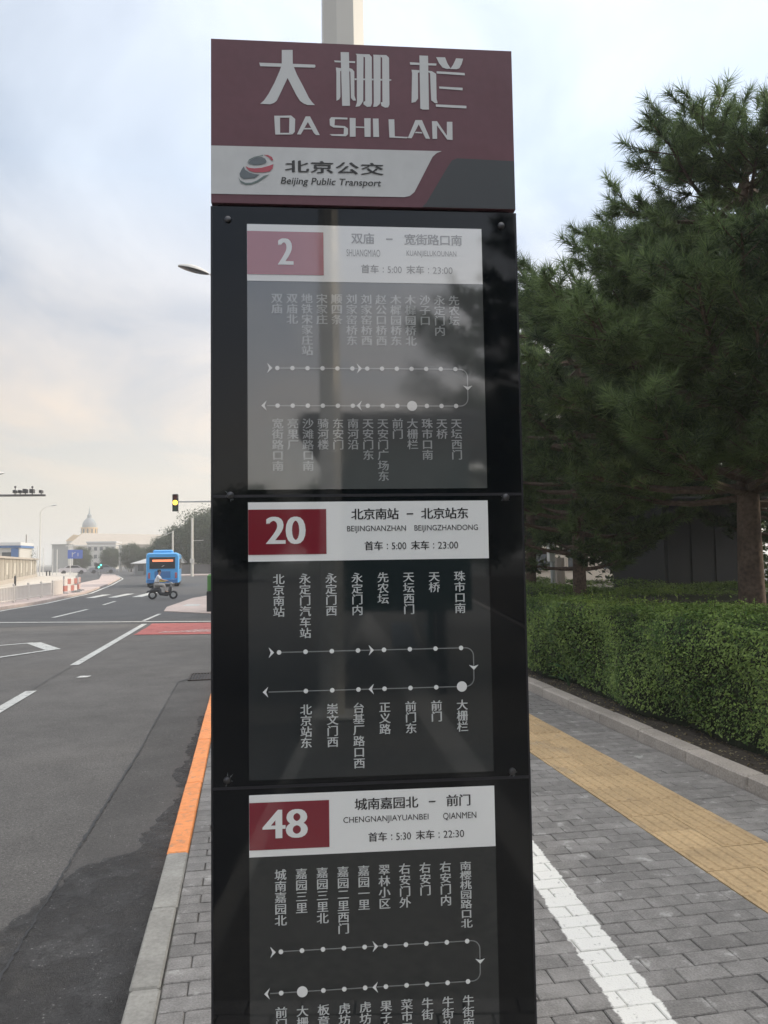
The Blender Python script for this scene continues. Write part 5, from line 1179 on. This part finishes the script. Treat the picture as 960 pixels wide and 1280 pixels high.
for s_ in (-1, 1):
    for i in range(5):
        y0 = 0.6 + i * 1.25; b = MB(); b.box(*( (s_ * 1.155 - 0.012, y0, 1.25, s_ * 1.155 + 0.0, y0 + 1.13, 2.0) if s_ > 0 else (s_ * 1.155, y0, 1.25, s_ * 1.155 + 0.012, y0 + 1.13, 2.0))); b.build('side_window', M_bglass, BUS)
    for yy in (1.3, 5.6):
        b = MB(); b.tube([(s_ * 0.80, yy, 0.40), (s_ * 1.10, yy, 0.40)], 0.40, n=18); w_ = b.build('wheel', M_rubber, BUS, smooth=True)
        b = MB(); b.tube([(s_ * 1.05, yy, 0.40), (s_ * 1.115, yy, 0.40)], 0.22, n=14); b.build('hub', M_galv, w_)

# far parked cars
def car(loc, rz, m, lb):
    T = thing('parked_car', lb, 'car', loc, rz, 'cars far along the road')
    prof = [(-2.1, 0.35), (-2.15, 0.75), (-1.9, 0.95), (-1.25, 1.0), (-0.75, 1.42), (0.75, 1.45), (1.35, 1.0), (2.05, 0.85), (2.15, 0.5), (2.1, 0.3)]
    b = MB(); n = len(prof); vs = [(x, -0.85, z) for x, z in prof] + [(x, 0.85, z) for x, z in prof]
    b.add(vs, [tuple(range(n)), tuple(range(2 * n - 1, n - 1, -1))] + [(i, n + i, n + (i + 1) % n, (i + 1) % n) for i in range(n)]); b.build('body', m, T)
    b = MB(); b.add([(-1.15, -0.86, 1.02), (1.2, -0.86, 1.02), (0.7, -0.86, 1.38), (-0.72, -0.86, 1.38)], [(0, 1, 2, 3)]); b.add([(-1.15, 0.86, 1.02), (1.2, 0.86, 1.02), (0.7, 0.86, 1.38), (-0.72, 0.86, 1.38)], [(3, 2, 1, 0)]); b.build('window', M_bglass, T)
    for x in (-1.35, 1.35):
        for s_ in (-1, 1): b = MB(); b.tube([(x, s_ * 0.68, 0.32), (x, s_ * 0.88, 0.32)], 0.32, n=14); b.build('wheel', M_rubber, T)
M_carw = mat('car_pale', (0.45, 0.43, 0.46), rough=0.35, coat=0.5)
car((-28.6, 134, -0.12), 0.3, M_carw, 'pale parked car nearest the blue direction sign'); car((-24.2, 136, -0.12), 0.2, mat('car_grey', (0.22, 0.23, 0.26), rough=0.35, coat=0.5), 'darker grey parked car right of the pale one')

# ---------------------------------------------------------------- scooter and rider
SCP = (-3.98, 38.0, -0.126)
def scooter(loc, rz, lb, s=1.0):
    T = thing('scooter', lb, 'scooter', loc, rz); T.scale = (s, s, s)
    for x in (-0.58, 0.58):
        b = MB(); n = 18
        vs = []; fs = []
        for i in range(n):
            t = 2 * math.pi * i / n; c = Vector((x + 0.19 * math.cos(t), 0, 0.24 + 0.19 * math.sin(t)))
            for j in range(6):
                u = 2 * math.pi * j / 6; d = Vector((math.cos(t), 0, math.sin(t)))
                vs.append(c + d * 0.055 * math.cos(u) + Vector((0, 0.05 * math.sin(u), 0)))
        for i in range(n):
            for j in range(6): fs.append((i * 6 + j, ((i + 1) % n) * 6 + j, ((i + 1) % n) * 6 + (j + 1) % 6, i * 6 + (j + 1) % 6))
        b.add(vs, fs); w_ = b.build('wheel', M_rubber, T, smooth=True)
        b = MB(); b.tube([(x, -0.03, 0.24), (x, 0.03, 0.24)], 0.13, n=12); b.build('rim', M_galv, w_)
    b = MB(); b.tube([(-0.72, 0, 0.50), (-0.45, 0, 0.58), (-0.20, 0, 0.50), (-0.12, 0, 0.32), (0.25, 0, 0.27), (0.36, 0, 0.40), (0.42, 0, 0.72)], [0.06, 0.15, 0.15, 0.12, 0.11, 0.10, 0.09], n=10); b.build('bodywork', M_dark, T, smooth=True)
    b = MB(); b.tube([(-0.78, 0, 0.72), (-0.50, 0, 0.75), (-0.18, 0, 0.72)], [0.07, 0.13, 0.08], n=10); b.build('seat', M_rubber, T, smooth=True)
    b = MB(); b.tube([(0.58, 0.0, 0.24), (0.49, 0, 0.62), (0.38, 0, 0.98)], [0.04, 0.035, 0.03], n=8); b.build('fork', M_galv, T, smooth=True)
    b = MB(); b.tube([(0.28, -0.32, 1.02), (0.38, -0.14, 1.0), (0.38, 0.14, 1.0), (0.28, 0.32, 1.02)], 0.018, n=6); b.build('handlebar', M_dark, T)
    b = MB(); b.ball((0.47, 0, 0.90), (0.06, 0.09, 0.08)); b.build('headlight', M_galv, T, smooth=True)
    b = MB(); b.tube([(-0.62, 0, 0.50), (-0.86, 0, 0.46), (-0.90, 0, 0.36)], [0.05, 0.05, 0.03], n=6); b.build('mudguard', M_dark, T)
    return T
scooter(SCP, 0.05, 'black electric scooter being ridden across the junction behind the blue bus', 0.83)
for loc, rz, lb in (((-26.4, 142, -0.1), 0.4, 'dark scooter parked at the far gantry leg'), ((-23.9, 142, -0.1), 0.9, 'dark scooter parked by the pale post with a box')):
    scooter(loc, rz, lb)

def skinned(name, verts, edges, radii, m, parent, sub=1):
    me = bpy.data.meshes.new(name); me.from_pydata(verts, edges, []); o = bpy.data.objects.new(name, me); C.objects.link(o)
    md = o.modifiers.new('skin', 'SKIN')
    if not me.skin_vertices: me.attributes.new('x', 'FLOAT', 'POINT')
    for i, r_ in enumerate(radii): me.skin_vertices[0].data[i].radius = (r_, r_) if not hasattr(r_, '__len__') else r_
    me.skin_vertices[0].data[0].use_root = True
    sd_ = o.modifiers.new('sub', 'SUBSURF'); sd_.levels = sub
    dg = bpy.context.evaluated_depsgraph_get(); out = bpy.data.meshes.new_from_object(o.evaluated_get(dg))
    bpy.data.objects.remove(o); out.name = name; out.materials.clear(); out.materials.append(m)
    out.polygons.foreach_set('use_smooth', [True] * len(out.polygons))
    return link(name, out, parent)
RID = thing('person', 'person in white shirt and pale trousers riding the black scooter', 'person', SCP, 0.05); RID.scale = (0.83,) * 3
M_skin = mat('skin', (0.42, 0.26, 0.19), rough=0.6); M_shirt = mat('shirt_white', (0.85, 0.85, 0.86), rough=0.8); M_trou = mat('trousers_pale', (0.40, 0.38, 0.36), rough=0.85); M_hair = mat('hair_black', (0.02, 0.018, 0.016), rough=0.6)
# joints: pelvis, waist, chest, neck, head ; arms to handlebar ; legs to footboard
J = {'pel': (-0.38, 0, 0.86), 'wai': (-0.36, 0, 1.02), 'che': (-0.29, 0, 1.24), 'nec': (-0.22, 0, 1.42), 'chi': (-0.20, 0, 1.49), 'hea': (-0.19, 0, 1.58), 'top': (-0.19, 0, 1.68)}
for s_, t_ in ((-1, 'r'), (1, 'l')):
    J['sh' + t_] = (-0.26, 0.17 * s_, 1.34); J['el' + t_] = (-0.10, 0.27 * s_, 1.13); J['wr' + t_] = (0.16, 0.27 * s_, 1.06); J['ha' + t_] = (0.25, 0.28 * s_, 1.045)
    J['hi' + t_] = (-0.36, 0.10 * s_, 0.84); J['kn' + t_] = (0.06, 0.15 * s_, 0.82); J['an' + t_] = (0.14, 0.12 * s_, 0.44); J['to' + t_] = (0.33, 0.13 * s_, 0.40)
names = list(J); ix = {n: i for i, n in enumerate(names)}
E_ = [('pel', 'wai'), ('wai', 'che'), ('che', 'nec'), ('nec', 'chi'), ('chi', 'hea'), ('hea', 'top')]
for t_ in 'rl': E_ += [('che', 'sh' + t_), ('sh' + t_, 'el' + t_), ('el' + t_, 'wr' + t_), ('wr' + t_, 'ha' + t_), ('pel', 'hi' + t_), ('hi' + t_, 'kn' + t_), ('kn' + t_, 'an' + t_), ('an' + t_, 'to' + t_)]
RAD = {'pel': 0.14, 'wai': 0.12, 'che': 0.155, 'nec': 0.055, 'chi': 0.07, 'hea': 0.088, 'top': 0.06}
for t_ in 'rl': RAD.update({'sh' + t_: 0.065, 'el' + t_: 0.045, 'wr' + t_: 0.030, 'ha' + t_: 0.035, 'hi' + t_: 0.10, 'kn' + t_: 0.065, 'an' + t_: 0.042, 'to' + t_: 0.035})
body = skinned('body', [J[n] for n in names], [(ix[a], ix[b_]) for a, b_ in E_], [RAD[n] for n in names], M_skin, RID)
def sub_skin(nm, keys, grow, m, parent, extra=None):
    idx = {n: i for i, n in enumerate(keys)}; ed = [(idx[a], idx[b_]) for a, b_ in E_ if a in idx and b_ in idx]
    return skinned(nm, [J[n] for n in keys], ed, [RAD[n] + grow for n in keys], m, parent)
sub_skin('shirt', ['che', 'wai', 'pel', 'shr', 'shl', 'elr', 'ell'], 0.022, M_shirt, RID)
J['pel'] = (-0.38, 0, 0.85)
sub_skin('trousers', ['pel', 'hir', 'hil', 'knr', 'knl', 'anr', 'anl'], 0.018, M_trou, RID)
for t_, s_ in (('r', -1), ('l', 1)):
    b = MB(); b.tube([(0.10, 0.125 * s_, 0.40), (0.2, 0.127 * s_, 0.395), (0.35, 0.13 * s_, 0.385)], [0.045, 0.05, 0.035], n=8); b.build('shoe', M_rubber, RID, smooth=True)
b = MB(); b.ball((-0.215, 0, 1.625), (0.108, 0.098, 0.10), n=12, m=8); b.build('hair', M_hair, RID, smooth=True)
b = MB(); b.tube([(-0.10, 0, 1.59), (-0.075, 0, 1.565)], [0.008, 0.016], n=6)
for s_ in (-1, 1): b.ball((-0.115, 0.032 * s_, 1.605), 0.010, n=6, m=4); b.ball((-0.20, 0.092 * s_, 1.575), (0.02, 0.012, 0.03), n=6, m=4)
b.build('face_features', M_skin, body)
for s_ in (-1, 1):
    for k in range(5):
        b = MB(); x = 0.245 + 0.0; y = (0.245 + 0.018 * k) * s_
        ln = (0.03, 0.038, 0.04, 0.037, 0.03)[k]
        if k == 0: b.tube([(0.24, y, 1.05), (0.27, y - 0.01 * s_, 1.03)], [0.010, 0.008], n=5)
        else: b.tube([(0.25, y, 1.055), (0.27 + ln * 0.5, y, 1.045), (0.268 + ln * 0.4, y, 1.015)], [0.009, 0.008, 0.007], n=5)
        b.build('finger', M_skin, body)

# ---------------------------------------------------------------- air
hz = bpy.data.materials.new('haze'); hz.use_nodes = True; t = hz.node_tree; t.nodes.clear()
pv = t.nodes.new('ShaderNodeVolumePrincipled'); pv.inputs['Color'].default_value = (0.93, 0.93, 0.92, 1); pv.inputs['Density'].default_value = 0.0014; pv.inputs['Anisotropy'].default_value = 0.2
ou = t.nodes.new('ShaderNodeOutputMaterial'); t.links.new(pv.outputs[0], ou.inputs['Volume'])
b = MB(); b.box(-2600, -2600, -1.4, 2600, 2600, 32); b.build('haze', hz, kind='stuff')
SC.cycles.volume_max_steps = 64
